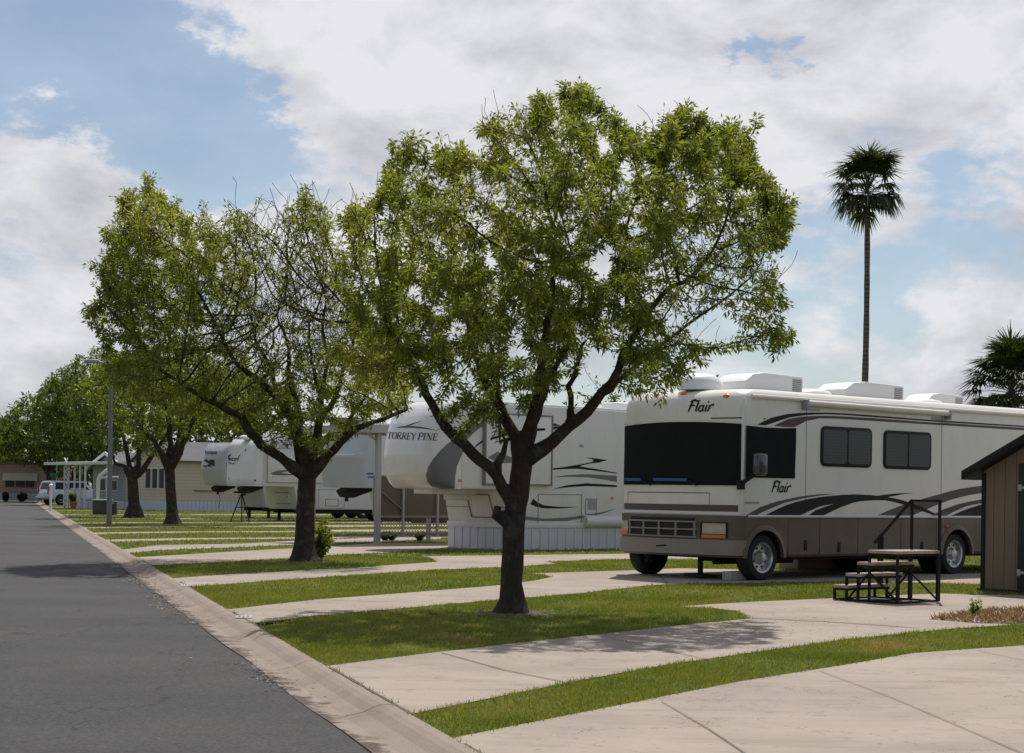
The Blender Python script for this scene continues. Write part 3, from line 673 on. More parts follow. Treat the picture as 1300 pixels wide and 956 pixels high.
T1 = [[(650, 778, 36), (649, 740, 31), (650, 700, 30), (652, 665, 30), (655, 640, 32), (661, 610, 30), (665, 585, 29), (667, 560, 27)],
      [(645, 648, 23), (636, 618, 18, -.1), (622, 592, 16, -.25), (600, 575, 16, -.35), (578, 555, 14, -.4), (556, 528, 12, -.4), (541, 500, 11, -.4), (530, 470, 8, -.3), (510, 440, 6, -.2)],
      [(640, 655, 14), (630, 652, 15, -.12), (631, 645, 10, -.1)],
      [(622, 592, 10), (638, 575, 8, -.3), (642, 560, 6, -.3)],
      [(667, 575, 20), (655, 555, 18, .1), (640, 528, 15, .2), (620, 490, 12, .4), (603, 450, 9, .6), (590, 400, 6, .9)],
      [(655, 555, 10), (634, 560, 5, .1), (636, 530, 6, 0), (632, 490, 6, -.2), (625, 440, 5, -.5)],
      [(668, 560, 20), (674, 535, 16, -.1), (684, 500, 14, -.2), (690, 450, 11, -.3), (700, 380, 8, -.4), (705, 300, 5, -.5)],
      [(672, 560, 12), (684, 525, 10, .3), (695, 490, 8, .6), (720, 440, 7, .9), (740, 370, 5, 1.2)],
      [(676, 582, 21), (700, 562, 18, -.1), (722, 542, 16, -.1), (745, 522, 15, -.15), (765, 497, 13, -.2), (785, 470, 11, -.2), (808, 420, 9, -.3), (840, 375, 7, -.5), (880, 350, 5, -.7)],
      [(728, 538, 10), (724, 515, 8, .2), (722, 490, 8, .3), (732, 478, 6, .4), (738, 440, 5, .6)],
      [(765, 497, 9), (790, 478, 7, .2), (820, 455, 6, .5), (850, 430, 5, .8)],
      [(808, 420, 7), (790, 360, 6, .2), (795, 290, 4, .5)]]
O1 = [(425, 300), (440, 262), (478, 250), (490, 215), (515, 175), (545, 205), (575, 180), (612, 205), (600, 150), (625, 150), (640, 165), (665, 145), (688, 118), (745, 105), (775, 150), (805, 160), (835, 185), (855, 130), (870, 130), (872, 180), (915, 160), (955, 160), (955, 200), (985, 225), (1000, 225), (982, 262), (1025, 292), (990, 325), (1005, 380), (1012, 440), (990, 462), (955, 410), (905, 400), (865, 430), (905, 440), (900, 462), (855, 500), (830, 512), (795, 480), (760, 440), (720, 500), (690, 505), (640, 520), (612, 535), (588, 530), (572, 490), (520, 500), (480, 478), (450, 490), (420, 470), (405, 440), (440, 400), (425, 350)]
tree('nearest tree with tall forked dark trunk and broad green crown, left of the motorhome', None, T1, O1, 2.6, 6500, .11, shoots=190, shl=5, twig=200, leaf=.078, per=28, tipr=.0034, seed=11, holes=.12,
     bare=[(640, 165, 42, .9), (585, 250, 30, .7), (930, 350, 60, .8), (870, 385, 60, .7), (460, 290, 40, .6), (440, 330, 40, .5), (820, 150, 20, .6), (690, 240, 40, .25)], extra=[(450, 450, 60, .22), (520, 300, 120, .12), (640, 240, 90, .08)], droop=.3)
T2 = [[(387, 713, 35), (386, 690, 29), (387, 655, 25), (389, 625, 25), (390, 603, 29), (389, 590, 26)],
      [(382, 598, 16), (362, 585, 13, -.3), (340, 570, 13, -.6), (318, 550, 12, -.9), (305, 528, 11, -1.1), (280, 515, 8, -1.4), (250, 500, 6, -1.6), (205, 470, 4, -1.8)],
      [(384, 588, 17), (377, 550, 14, -.2), (368, 525, 14, -.3), (352, 505, 12, -.4), (330, 485, 9, -.5), (298, 460, 6, -.6), (280, 425, 4, -.8)],
      [(368, 525, 9), (352, 500, 7, .3), (346, 470, 6, .5), (325, 435, 4, .8), (318, 390, 3, 1)],
      [(386, 588, 16), (381, 555, 12, .4), (378, 520, 10, .7), (368, 480, 7, .9), (366, 440, 5, 1.2), (352, 400, 3, 1.4)],
      [(392, 590, 18), (400, 560, 13, .1), (408, 530, 10, .1), (406, 500, 7, .1), (416, 460, 5, 0), (410, 420, 4, 0), (414, 380, 3, 0)],
      [(408, 530, 9), (425, 505, 7, -.3), (434, 475, 5, -.5), (448, 440, 4, -.7), (450, 400, 3, -.8)],
      [(396, 598, 15), (415, 578, 12, -.3), (432, 560, 12, -.5), (452, 545, 9, -.7), (475, 535, 6, -.9), (500, 527, 5, -1.1), (518, 520, 3, -1.2)],
      [(432, 560, 7), (445, 530, 5, .3), (462, 505, 4, .5), (468, 460, 3, .7)],
      [(406, 500, 6), (395, 460, 5, .5), (392, 410, 3, .8)]]
O2 = [(95, 395), (110, 385), (140, 420), (165, 400), (125, 370), (128, 330), (150, 325), (118, 300), (145, 275), (165, 235), (205, 240), (225, 265), (250, 270), (275, 290), (300, 262), (320, 268), (335, 300), (352, 262), (385, 245), (420, 255), (425, 300), (442, 330), (440, 400), (470, 400), (505, 430), (530, 480), (520, 512), (480, 530), (455, 548), (440, 540), (425, 585), (400, 590), (370, 560), (330, 545), (300, 540), (250, 530), (200, 520), (150, 500), (120, 470), (140, 440)]
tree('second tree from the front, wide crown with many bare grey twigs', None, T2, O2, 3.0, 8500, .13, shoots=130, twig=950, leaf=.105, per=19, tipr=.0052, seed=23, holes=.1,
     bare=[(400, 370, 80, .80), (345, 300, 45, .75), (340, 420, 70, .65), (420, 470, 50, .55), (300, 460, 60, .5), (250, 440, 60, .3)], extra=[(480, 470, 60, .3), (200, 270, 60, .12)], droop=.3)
# sprout of leafy shoots at the second tree's foot
def shrub(label, pos, h, w, n, leaf, seed, mat_=None, name='shrub', cat='bush', lw=.4, tint=.5):
    rs = np.random.default_rng(seed); root = thing(name, pos, 0, label, cat); mb = MB(); Ps = []; Ds = []
    for k in range(n):
        a = rs.uniform(0, 6.28); l = h*rs.uniform(.45, 1.05); rr = w*rs.uniform(.1, 1)**.6*(1-.3*(l/h)); pts = []
        for j in range(6):
            t = j/5; pts.append(Vector((cos(a)*rr*t+rs.normal(0, .01), sin(a)*rr*t+rs.normal(0, .01), l*t**.85)))
        mb.tube(pts, [.008*h*(1.1-t/5*.9) for t in range(6)], 3, caps=False)
        for j in range(1, 6):
            for q in range(7): Ps.append(pts[j]+(pts[j-1]-pts[j])*rs.uniform(0, 1)); Ds.append(rs.normal(0, 1, 3)+np.array([cos(a)*.4, sin(a)*.4, .1]))
    mb.build('stem', M_bark, root, fixn=False); B = np.array([tuple(p) for p in Ps]); D = np.array(Ds); D /= np.linalg.norm(D, axis=1)[:, None]; m = len(B)
    ln = leaf*rs.uniform(.6, 1.2, (m, 1)); sdv = np.cross(D, rs.normal(0, 1, (m, 3))); sdv /= np.linalg.norm(sdv, axis=1)[:, None]; V = np.zeros((m, 4, 3)); wv = ln*lw/2
    V[:, 0] = B; V[:, 1] = B+D*ln*.5+sdv*wv; V[:, 2] = B+D*ln; V[:, 3] = B+D*ln*.5-sdv*wv
    np_mesh('foliage', V.reshape(-1, 3), np.arange(4*m).reshape(-1, 4), mat_ or LEAF_A, root, tint=np.clip(tint+rs.normal(0, .16, m), 0, 1)); return root
shrub('leafy sprout bush growing at the foot of the second tree trunk', gnd(403, 711), .85, .42, 55, .12, 5, tint=.5)
def simple_tree(label, base, outline, seed, Y0=None, depth=3.0, natt=1500, step=.3, leaf=.2, per=8, limbs=None, grp='trees planted in a row along the road', tint=0, tipr=.009, m_=None, holes=.0, name='tree', bare=None):
    bx, by, w = base; ys = [p[1] for p in outline]; xs = [p[0] for p in outline]; mx = sum(xs)/len(xs); top = min(ys); bot = max(ys)
    if limbs is None:
        fy = by-(by-bot)*.7 if bot < by else by-(by-top)*.3
        limbs = [[(bx, by, w*1.2), (bx, (by+fy)/2, w), (bx, fy, w*.95)]]
        for k, tx in enumerate((-.33, -.12, .1, .33)):
            wd = (max(xs)-min(xs)); limbs.append([(bx, fy, w*.6), (bx+(mx-bx)*.3+tx*wd*.4, fy-(fy-top)*.28, w*.45, (-1)**k*.5), (mx+tx*wd*.9, fy-(fy-top)*.55, w*.3, (-1)**k*1.0)])
    return tree(label, Y0, limbs, outline, depth, natt, step, leaf=leaf, lw=.45, per=per, tipr=tipr, seed=seed, mat_=m_ or LEAF_B, tintsh=tint, grp=grp, holes=holes, name=name, bare=bare, thr=3.2)
T3 = [[(219, 666, 20), (218, 645, 15), (216, 620, 14), (215, 595, 15)], [(214, 598, 11), (205, 575, 8, -.5), (196, 560, 6, -1), (180, 545, 5, -1.5)], [(216, 595, 10), (217, 565, 8, .3), (214, 530, 6, .5), (205, 490, 4, .8)], [(218, 600, 11), (228, 575, 9, -.3), (238, 548, 7, -.6), (252, 520, 5, -1), (275, 490, 4, -1)], [(220, 590, 8), (226, 560, 6, .6), (232, 520, 4, 1)]]
simple_tree('third tree from the front, slim dark trunk on grass before the cream mobile home', (219, 666, 15), [(95, 490), (120, 455), (170, 440), (220, 430), (300, 440), (335, 470), (350, 500), (330, 545), (300, 560), (262, 540), (240, 560), (200, 545), (170, 570), (140, 540), (100, 510)], 31, natt=2400, step=.26, leaf=.17, per=14, limbs=T3, depth=3.4, tipr=.0075, m_=LEAF_A, tint=-.04)
T4 = [[(170, 657, 21), (170, 640, 16), (169, 620, 15), (168, 606, 17)], [(166, 608, 8), (158, 592, 6, -.4), (146, 588, 4, -.8), (143, 578, 3, -1)], [(168, 606, 9), (164, 590, 7, 0), (158, 560, 5, .2), (150, 530, 4, .4)], [(170, 606, 10), (176, 590, 7, -.3), (176, 560, 5, -.5), (182, 530, 4, -.8)], [(172, 608, 11), (182, 596, 8, -.3), (192, 580, 6, -.6), (200, 570, 5, -.8), (215, 545, 4, -1)]]
simple_tree('fourth tree from the front, thick trunk forking low behind the grey lamp post', (170, 657, 16), [(90, 480), (125, 450), (190, 445), (235, 465), (245, 520), (215, 572), (185, 578), (160, 575), (128, 572), (90, 560), (75, 520)], 32, natt=2200, step=.3, leaf=.2, per=13, limbs=T4, depth=3.4, tipr=.009)
T5 = [[(121, 641, 8), (121, 620, 6), (119, 600, 6)], [(119, 602, 5), (113, 585, 4, 0), (105, 572, 3.5, 0), (95, 555, 3, 0)], [(119, 600, 5), (121, 580, 4, .5), (126, 560, 3, 1)], [(119, 600, 4), (116, 570, 3, -1), (112, 540, 2.5, -1.5)]]
simple_tree('fifth tree from the front, in front of the porch house beside the dark utility box', (121, 641, 8), [(35, 520), (60, 478), (95, 450), (140, 430), (175, 470), (170, 530), (150, 570), (128, 582), (100, 588), (60, 582), (30, 560)], 33, natt=2400, step=.34, leaf=.26, per=18, limbs=T5, depth=4, tipr=.011, tint=.02)
BG = 'trees beyond the homes'
simple_tree('tall bright green tree beyond the parked white truck, left of the row', (62, 630, 7), [(-12, 560), (0, 530), (22, 505), (50, 485), (80, 470), (110, 480), (120, 540), (100, 590), (60, 592), (0, 588)], 41, Y0=175, natt=2000, step=.5, leaf=.42, per=16, depth=5, grp=BG, tipr=.016, tint=.12)
simple_tree('dark tree at the left edge of the photo, behind the pink home', (-18, 630, 8), [(-60, 540), (-40, 515), (0, 522), (25, 540), (35, 590), (-60, 592)], 42, Y0=225, natt=1600, step=.55, leaf=.5, per=16, depth=6, grp=BG, tipr=.018)
simple_tree('low dark tree right behind the red roof of the pink home', (22, 630, 7), [(-10, 590), (-5, 555), (20, 545), (50, 548), (72, 560), (80, 600), (40, 605)], 43, Y0=215, natt=1200, step=.55, leaf=.48, per=11, depth=5, grp=BG, tipr=.018, tint=-.1)
simple_tree('dense dark tree behind the carport roof of the porch house', (92, 632, 7), [(60, 600), (62, 560), (90, 545), (130, 545), (160, 560), (165, 600), (150, 612), (80, 612)], 44, Y0=185, natt=1200, step=.5, leaf=.45, per=11, depth=5, grp=BG, tipr=.016, tint=-.12)
simple_tree('broad tree behind the grey roof of the cream mobile home', (262, 628, 9), [(195, 560), (200, 500), (240, 470), (300, 478), (345, 500), (350, 560), (330, 590), (220, 592)], 45, Y0=150, natt=2200, step=.42, leaf=.36, per=13, depth=5, grp=BG, tipr=.014, tint=-.02)
simple_tree('tree behind the white travel trailers, seen past the second tree', (330, 628, 8), [(300, 590), (300, 540), (330, 525), (365, 530), (395, 545), (400, 590)], 46, Y0=160, natt=1000, step=.45, leaf=.38, per=11, depth=4, grp=BG, tipr=.015, tint=-.05)
simple_tree('treetop just showing above the roof of the motorhome', (893, 640, 8), [(872, 530), (868, 505), (882, 490), (905, 470), (925, 488), (935, 500), (940, 530)], 47, Y0=95, natt=420, step=.3, leaf=.22, per=8, depth=2.5, grp=BG, tipr=.011, tint=-.1)
simple_tree('treetop just showing between the trailer roof and the motorhome', (765, 640, 8), [(735, 540), (735, 512), (752, 500), (790, 495), (795, 540)], 48, Y0=100, natt=420, step=.3, leaf=.22, per=7, depth=2.5, grp=BG, tipr=.011, tint=-.1)
# far wood closing the horizon
rs = np.random.default_rng(99); n = 30000; X = rs.uniform(-130, 170, n); hgt = 4.5+2.2*np.sin(X*.11)+1.6*np.sin(X*.31+1)+1.0*np.sin(X*.83); Z = rs.uniform(0, 1, n)**.8*np.maximum(hgt, 2); Y = 245+X*-.05+rs.normal(0, 2.5, n)
B = np.stack([X, Y, Z], 1); D = rs.normal(0, 1, (n, 3)); D /= np.linalg.norm(D, axis=1)[:, None]; S = np.cross(D, rs.normal(0, 1, (n, 3))); S /= np.linalg.norm(S, axis=1)[:, None]; V = np.zeros((n, 4, 3)); l = .9
V[:, 0] = B; V[:, 1] = B+D*l*.5+S*l*.3; V[:, 2] = B+D*l; V[:, 3] = B+D*l*.5-S*l*.3
g = np_mesh('far_woodland', V.reshape(-1, 3), np.arange(4*n).reshape(-1, 4), LEAF_B, tint=np.clip(.35+.2*rs.normal(size=n), 0, 1)); tag(g, 'far low line of woodland closing the horizon behind the homes', 'woodland', kind='stuff')
# ------------------------------------------------------------------ palms
M_palm = leaf_mat('palm_leaf', [(0, (.016, .028, .010)), (.5, (.035, .058, .016)), (.85, (.06, .085, .022)), (1, (.20, .15, .08))], .22)
M_ptrunk = mat('palm_trunk', (.15, .12, .10), .95, .2, 6, .6, 30, spec=.1)
add_lines(M_ptrunk, 'Z', .16, .03, (.05, .035, .025))
def palm(label, base, top, r0, cr, seed, nfr=58, dead_=.45, skirt=True):
    rs = np.random.default_rng(seed); root = thing('palm_tree', base, 0, label, 'palm tree', None); tp = top-base; mb = MB(); pts = []; k = 26
    for i in range(k+1):
        t = i/k; pts.append(Vector((tp.x*t+.10*sin(t*3.1), tp.y*t, tp.z*t)))
    mb.tube(pts, [r0*(1.25-.45*min(1, i/k*1.5))*(1.0+.05*sin(i*2.1))*(1.5 if i == 0 else 1) for i in range(k+1)], 12); mb.build('trunk', M_ptrunk, root, smooth=True)
    Vt = []; tints = []; sm = MB()
    for f in range(nfr):
        u = f/nfr; el = radians(82-104*u+rs.normal(0, 12)); az = f*2.39996+rs.normal(0, .15); isdead = u > 1-dead_
        d = Vector((cos(az)*cos(el), sin(az)*cos(el), sin(el))); st = cr*rs.uniform(.42, .58)*(1 if not isdead else .8); o_ = tp+Vector((0, 0, (.30-.55*u)*cr*.42))
        sag = .2 if not isdead else .42; e1 = o_+d*st*.55; e2 = o_+d*st+Vector((0, 0, -sag*st*.4))
        sm.tube([o_, e1, e2], [.022, .016, .01], 4, caps=False)
        dd = (e2-e1).normalized(); side = dd.cross(Vector((0, 0, 1))); side = side.normalized() if side.length > .1 else Vector((1, 0, 0)); upv = side.cross(dd).normalized()
        nb = 26; bl = cr*.52*rs.uniform(.85, 1.1)
        for b in range(nb):
            a = radians(-100+200*(b+.5)/nb+rs.normal(0, 3)); ld = (dd*cos(a)+side*sin(a)+upv*rs.normal(.08, .08)).normalized(); l_ = bl*(.65+.35*cos(a*.8))*rs.uniform(.85, 1.1)
            p0 = e2; p1 = e2+ld*l_*.5; p2 = p1+(ld*.75+Vector((0, 0, -.55-(.5 if isdead else 0)))).normalized()*l_*.5; wv = ld.cross(upv).normalized()*.020*cr
            q = len(Vt); Vt += [p0-wv*.5, p0+wv*.5, p1+wv, p1-wv, p2+wv*.12, p2-wv*.12]
            tt = (1.0 if rs.uniform() < .25 and isdead else (.25 if isdead else .55))+rs.normal(0, .12); tints += [tt, tt]
    Fc = []
    for q in range(0, len(Vt), 6): Fc += [(q, q+1, q+2, q+3), (q+3, q+2, q+4, q+5)]
    np_mesh('crown', np.array([tuple(v) for v in Vt]), np.array(Fc), M_palm, root, tint=np.clip(np.array(tints), 0, 1)); sm.build('frond_stem', M_ptrunk, root, fixn=False)
    return root
b = gnd(1088, 683); b = at(1089.5, horizon(1090)+EYE*F/65, 65); palm('tall slender fan palm with a round shaggy head, rising far above the motorhome', b, at(1101, 243, 65), .125, 1.80, 3, nfr=54, dead_=.42)
b = at(1283, horizon(1283)+EYE*F/62, 62); palm('shorter bushy fan palm behind the rear roof of the motorhome', b, at(1284, 497, 62), .17, 2.0, 4, nfr=66, dead_=.25)
# ------------------------------------------------------------------ vehicle materials
M_white = mat('rv_white', (.76, .715, .64), .32, .025, .8, spec=.5, col2=(.68, .635, .56), c2scale=.6, c2lo=.55, c2hi=.85)
M_trail = mat('trailer_white', (.69, .675, .655), .35, .025, .8, spec=.5, col2=(.61, .595, .57), c2scale=.5, c2lo=.55, c2hi=.85)
M_cap = mat('cap_white', (.72, .71, .70), .25, .02, .6, spec=.5, coat=.3)
M_tan = mat('skirt_tan', (.125, .096, .068), .45, .05, 1, spec=.35, col2=(.085, .068, .050), c2scale=1.2, c2lo=.5, c2hi=.75)
def grime(m, z0, z1, col, amt, streak=True):
    t = m.node_tree; LL = t.links.new; b = t.nodes['Principled BSDF']; c = N(t, 'ShaderNodeTexCoord'); mpg = N(t, 'ShaderNodeMapping'); mpg.inputs['Scale'].default_value = (3.2, 3.2, .9); LL(c.outputs['Object'], mpg.inputs[0])
    n = N(t, 'ShaderNodeTexNoise'); n.inputs['Scale'].default_value = 1.0; n.inputs['Detail'].default_value = 7; n.inputs['Roughness'].default_value = .65; LL(mpg.outputs[0], n.inputs['Vector'])
    s_ = N(t, 'ShaderNodeSeparateXYZ'); LL(c.outputs['Object'], s_.inputs[0]); mr = N(t, 'ShaderNodeMapRange'); LL(s_.outputs['Z'], mr.inputs[0]); mr.inputs[1].default_value = z0; mr.inputs[2].default_value = z1; mr.inputs[3].default_value = .3; mr.inputs[4].default_value = 0
    ad = N(t, 'ShaderNodeMath', operation='ADD'); LL(n.outputs['Fac'], ad.inputs[0]); LL(mr.outputs[0], ad.inputs[1]); m2 = N(t, 'ShaderNodeMapRange'); LL(ad.outputs[0], m2.inputs[0]); m2.inputs[1].default_value = .5; m2.inputs[2].default_value = .85; m2.inputs[4].default_value = amt
    old = b.inputs['Base Color'].links[0].from_socket; mx = N(t, 'ShaderNodeMix', data_type='RGBA'); LL(m2.outputs[0], mx.inputs['Factor']); LL(old, mx.inputs['A']); mx.inputs['B'].default_value = col+(1,); LL(mx.outputs['Result'], b.inputs['Base Color'])
grime(M_white, 1.1, 1.5, (.50, .45, .38), .35); grime(M_trail, .6, 1.6, (.48, .44, .39), .35); grime(M_tan, .4, .8, (.17, .145, .115), .6); grime(M_cap, 1.4, 2.0, (.5, .47, .43), .35)
M_roofw = mat('roof_white', (.80, .79, .76), .4, .04, 2)
M_ac = mat('ac_plastic', (.80, .80, .79), .4, .03, 2)
M_acg = mat('ac_grille', (.50, .49, .46), .5, .03, 2); add_lines(M_acg, 'Z', .035, .015, (.12, .12, .12))
M_cover = mat('cover_fabric', (.010, .010, .011), .85, .2, 3, .3, 9, spec=.2)
M_glass = mat('dark_glass', (.015, .016, .018), .06, .1, 2, spec=.8)
M_blind = mat('window_blind', (.030, .030, .034), .10, .3, 1.2, spec=.28); add_lines(M_blind, 'Z', .055, .010, (.016, .016, .018))
M_rubber = mat('rubber', (.016, .016, .017), .85, .1, 8)
M_chrome = mat('chrome', (.46, .46, .46), .22, .05, 6, metal=.7)
M_steel = mat('grey_steel', (.34, .34, .35), .5, .06, 3, metal=.3)
M_dark = mat('chassis_dark', (.018, .017, .016), .8, .2, 4)
M_amber = mat('amber_lens', (.75, .16, .02), .25, .05); M_red = mat('red_lens', (.45, .02, .015), .25, .05)
M_taupe = mat('taupe_paint', (.10, .080, .066), .4, .03, spec=.25); M_blackp = mat('black_stripe', (.008, .0075, .009), .45, .05, spec=.2); M_brownp = mat('brown_stripe', (.055, .022, .020), .35, .05)
M_grayp = mat('grey_stripe', (.14, .14, .15), .35, .03); M_lgray = mat('light_grey_stripe', (.30, .30, .31), .35, .03)
M_seam = mat('seam', (.22, .21, .195), .6); M_seamd = mat('dark_seam', (.05, .045, .04), .6); M_beltw = mat('belt_white', (.70, .69, .65), .35, .02)
M_lens = mat('clear_lens', (.45, .42, .34), .12, .1, 6, spec=.8); M_gold = mat('gold_lettering', (.42, .26, .13), .4)
M_awn = mat('awning_vinyl', (.70, .66, .60), .5, .04, 3)
M_blue = mat('blue_strip', (.02, .06, .28), .3, .05)
def solve_x(root, px, yl, zl=0.0):
    """local x on the line (y=yl, z=zl) of a vehicle that stands at image column px"""
    Mw = xform(root); lo, hi = -4.0, 30.0
    def col(x):
        p = Mw @ Vector((x, yl, zl)); X = p.x*F/p.y; Z = -(p.z-EYE)*F/p.y; return CX+X*cos(ROLL)-Z*sin(ROLL)
    for _ in range(50):
        m_ = (lo+hi)/2
        if col(m_) < px: lo = m_
        else: hi = m_
    return (lo+hi)/2
def plane_hit(root, px, py, axis=1, val=0.0):
    Mi = xform(root).inverted(); o = Mi @ Vector((0, 0, EYE)); d = Mi.to_3x3() @ ray(px, py); t = (val-o[axis])/d[axis]; return o+d*t
def wheel(parent, x, y, r, w, rim=.6, side=-1, cover=False, dual=False):
    z = r; t = MB(); wo = w/2
    t.disc([(r*rim, -wo), (r*.93, -wo), (r*.985, -wo*.8), (r, -wo*.45), (r, wo*.45), (r*.985, wo*.8), (r*.93, wo), (r*rim, wo)], (0, 0, 0), 'y', 36, caps=False)
    ty = t.build('wheel', M_rubber, parent, smooth=True); ty.location = (x, y, z)
    rr = r*rim; m = MB(); s = side
    m.disc([(rr, s*wo*.86), (rr*.97, s*wo*1.02), (rr*.86, s*wo*.9), (rr*.8, s*wo*.45), (rr*.45, s*wo*.42), (rr*.36, s*wo*.75), (rr*.30, s*wo*1.0), (rr*.12, s*wo*1.05), (rr*.01, s*wo*1.06)], (0, 0, 0), 'y', 32, caps=False)
    for k in range(8):
        a = 2*pi*(k+.5)/8; m.disc([(rr*.09, s*wo*.40), (rr*.09, s*wo*.472)], (cos(a)*rr*.63, 0, sin(a)*rr*.63), 'y', 10, mi=1)
    ri = m.build('rim', [M_chrome, M_dark], ty, smooth=True)
    return ty
def loft(mb, levels, npts):
    """levels: list of rings (lists of (x,y,z)); open shell plus top fan"""
    b = len(mb.v)
    for ring in levels: mb.v += ring
    for i in range(len(levels)-1):
        for k in range(npts):
            k2 = (k+1) % npts; mb.face((b+i*npts+k, b+i*npts+k2, b+(i+1)*npts+k2, b+(i+1)*npts+k))
    mb.face([b+k for k in range(npts)]); mb.face([b+(len(levels)-1)*npts+k for k in range(npts)])
def plan(Lx, W, x0, ins, rc, bulge, z):
    """outline of a coach at one height: rounded front at x0, rear square-ish at Lx"""
    pts = []; y0, y1 = ins, W-ins
    def fx(y): t = (2*y/W-1); return x0-bulge*(1-t*t)
    n = 7
    for k in range(n+1):
        a = pi/2*k/n; yy = y0+rc-rc*sin(pi/2-a); xx = fx(yy)+rc*(1-sin(a)); pts.append((xx, yy if k else y0, z))
    for k in range(1, 12):
        yy = y0+rc+(y1-y0-2*rc)*k/12; pts.append((fx(yy), yy, z))
    for k in range(n+1):
        a = pi/2*(1-k/n); yy = y1-rc+rc*sin(pi/2-a); xx = fx(yy)+rc*(1-sin(a)); pts.append((xx, yy if k < n else y1, z))
    pts += [(Lx-.15, y1, z), (Lx-.04, y1-.04, z), (Lx, y1-.15, z), (Lx, y0+.15, z), (Lx-.04, y0+.04, z), (Lx-.15, y0, z)]
    return pts
# ------------------------------------------------------------------ the big motorhome
g0 = gnd(941, 738.5)
mh = thing('motorhome', g0, radians(41.5), 'white and tan motorhome with black covers over its windscreen and the word Flair', 'motorhome')
W = 2.9; Lm = 10.6; ZB = 1.115; ZT = 3.28
lv = [plan(Lm, W, 0, 0, .13, .20, z) for z in (ZB, 1.6, 2.2, 2.75)] + [plan(Lm, W, .02, 0, .13, .20, 2.98), plan(Lm, W, .05, .012, .15, .20, 3.12), plan(Lm, W, .10, .03, .18, .19, 3.20), plan(Lm-.05, W, .19, .08, .2, .18, 3.26), plan(Lm-.1, W, .34, .17, .22, .15, 3.295), plan(Lm-.3, W, .9, .5, .25, .1, 3.33)]
mb = MB(); loft(mb, lv, len(lv[0])); body = mb.build('body', M_white, mh, smooth=True)
lv = [plan(Lm, W, -.035, -.012, .13, .22, z) for z in (.60, 1.05, ZB)]; lv.insert(0, plan(Lm, W, -.03, -.005, .13, .23, .44)); lv.insert(0, plan(Lm, W, .0, .03, .13, .22, .40))
mb = MB(); loft(mb, lv, len(lv[0])); lower = mb.build('lower_body', M_tan, mh, smooth=True)
# bumper: slightly prouder ring
lvb = [plan(1.0, W, -.075, -.03, .14, .26, z) for z in (.44, .50, .66, .70)]
lvb = [[(min(x, .10), y, z) for (x, y, z) in r_] for r_ in lvb]
mb = MB(); loft(mb, lvb, len(lvb[0])); bumper = mb.build('bumper', mat('bumper_tan', (.24, .20, .165), .4, .04, 1), mh, smooth=True)
bv = bvh_of([body]); bvl = bvh_of([lower]); bvb = bvh_of([bumper]); bva = bvh_of([body, lower, bumper])
# chassis, wheels
mb = MB(); mb.box(.7, Lm-.4, .25, W-.25, .34, .5); mb.box(1.3, 2.2, .7, 2.2, .26, .4); mb.box(5.2, 6.3, .5, 2.3, .28, .4); mb.tube([(.3, .9, .30), (2.4, .9, .30)], .05, 6); mb.build('chassis', M_dark, mh)
xf = solve_x(mh, 969.5, 0, .45); xr = solve_x(mh, 1213.4, 0, .45)
R = .40
wheel(mh, xf, .16, R, .28, .68); wheel(mh, xf, W-.16, R, .28, .68, side=1)
wheel(mh, xr, .16, R, .26, .68); wheel(mh, xr, W-.16, R, .26, .68, side=1); wheel(mh, xr, .50, R, .26, .68); wheel(mh, xr, W-.50, R, .26, .68, side=1)
def boolean_cut(o, cutter_mb):
    c_ = cutter_mb.build('cutter', M_dark); md = o.modifiers.new('b', 'BOOLEAN'); md.operation = 'DIFFERENCE'; md.object = c_; md.solver = 'EXACT'; c_.matrix_world = xform(mh)
    bpy.context.view_layer.update(); ev = o.evaluated_get(bpy.context.evaluated_depsgraph_get()); me = bpy.data.meshes.new_from_object(ev); o.modifiers.clear(); o.data = me
    bpy.data.objects.remove(c_)
cm = MB(); n = 20
for xc in (xf, xr):
    ro = R+.085; A = [(xc+ro*cos(pi*k/n), .395+ro*sin(pi*k/n)) for k in range(n+1)]; pl = [(xc+ro, .1)]+A+[(xc-ro, .1)]
    cm.prism(pl, -.5, .75); cm.prism(pl, W-.75, W+.5)
boolean_cut(lower, cm)
for xc, fl in ((xf, .05), (xr, .10)):
    ro = R+.085; op = MB(); A = [(xc+(ro-.006)*cos(pi*k/n), .395+(ro-.006)*sin(pi*k/n)) for k in range(n+1)]
    b = 0
    for (x, z) in [(xc+ro-.006, .42)]+A+[(xc-ro+.006, .42)]: op.v += [(x, .02, z), (x, .74, z)]
    for k in range(len(A)+1): op.face((2*k, 2*k+1, 2*k+3, 2*k+2))
    op.face([2*k+1 for k in range(len(A)+2)]); op.build('wheel_arch', M_dark, mh, fixn=False)
    fm = MB(); ri, ro2 = ro-.005, ro+.085
    for k in range(n):
        a0, a1 = pi*k/n, pi*(k+1)/n
        q = [(xc+r_*cos(a), .395+r_*sin(a)) for r_, a in ((ri, a0), (ro2, a0), (ro2, a1), (ri, a1))]; b = len(fm.v)
        fm.v += [(q[0][0], -.05, q[0][1]), (q[1][0], -.022, q[1][1]), (q[2][0], -.022, q[2][1]), (q[3][0], -.05, q[3][1]), (q[0][0], -.01, q[0][1]), (q[3][0], -.01, q[3][1])]
        fm.face((b, b+1, b+2, b+3)); fm.face((b, b+3, b+5, b+4))
    fm.build('arch_flare', M_tan, mh, smooth=True)
for ob in [o for o in mh.children if o.name.startswith('wheel') and 'arch' not in o.name]:
    if ob.location.y == .16: ob.location.y = .105
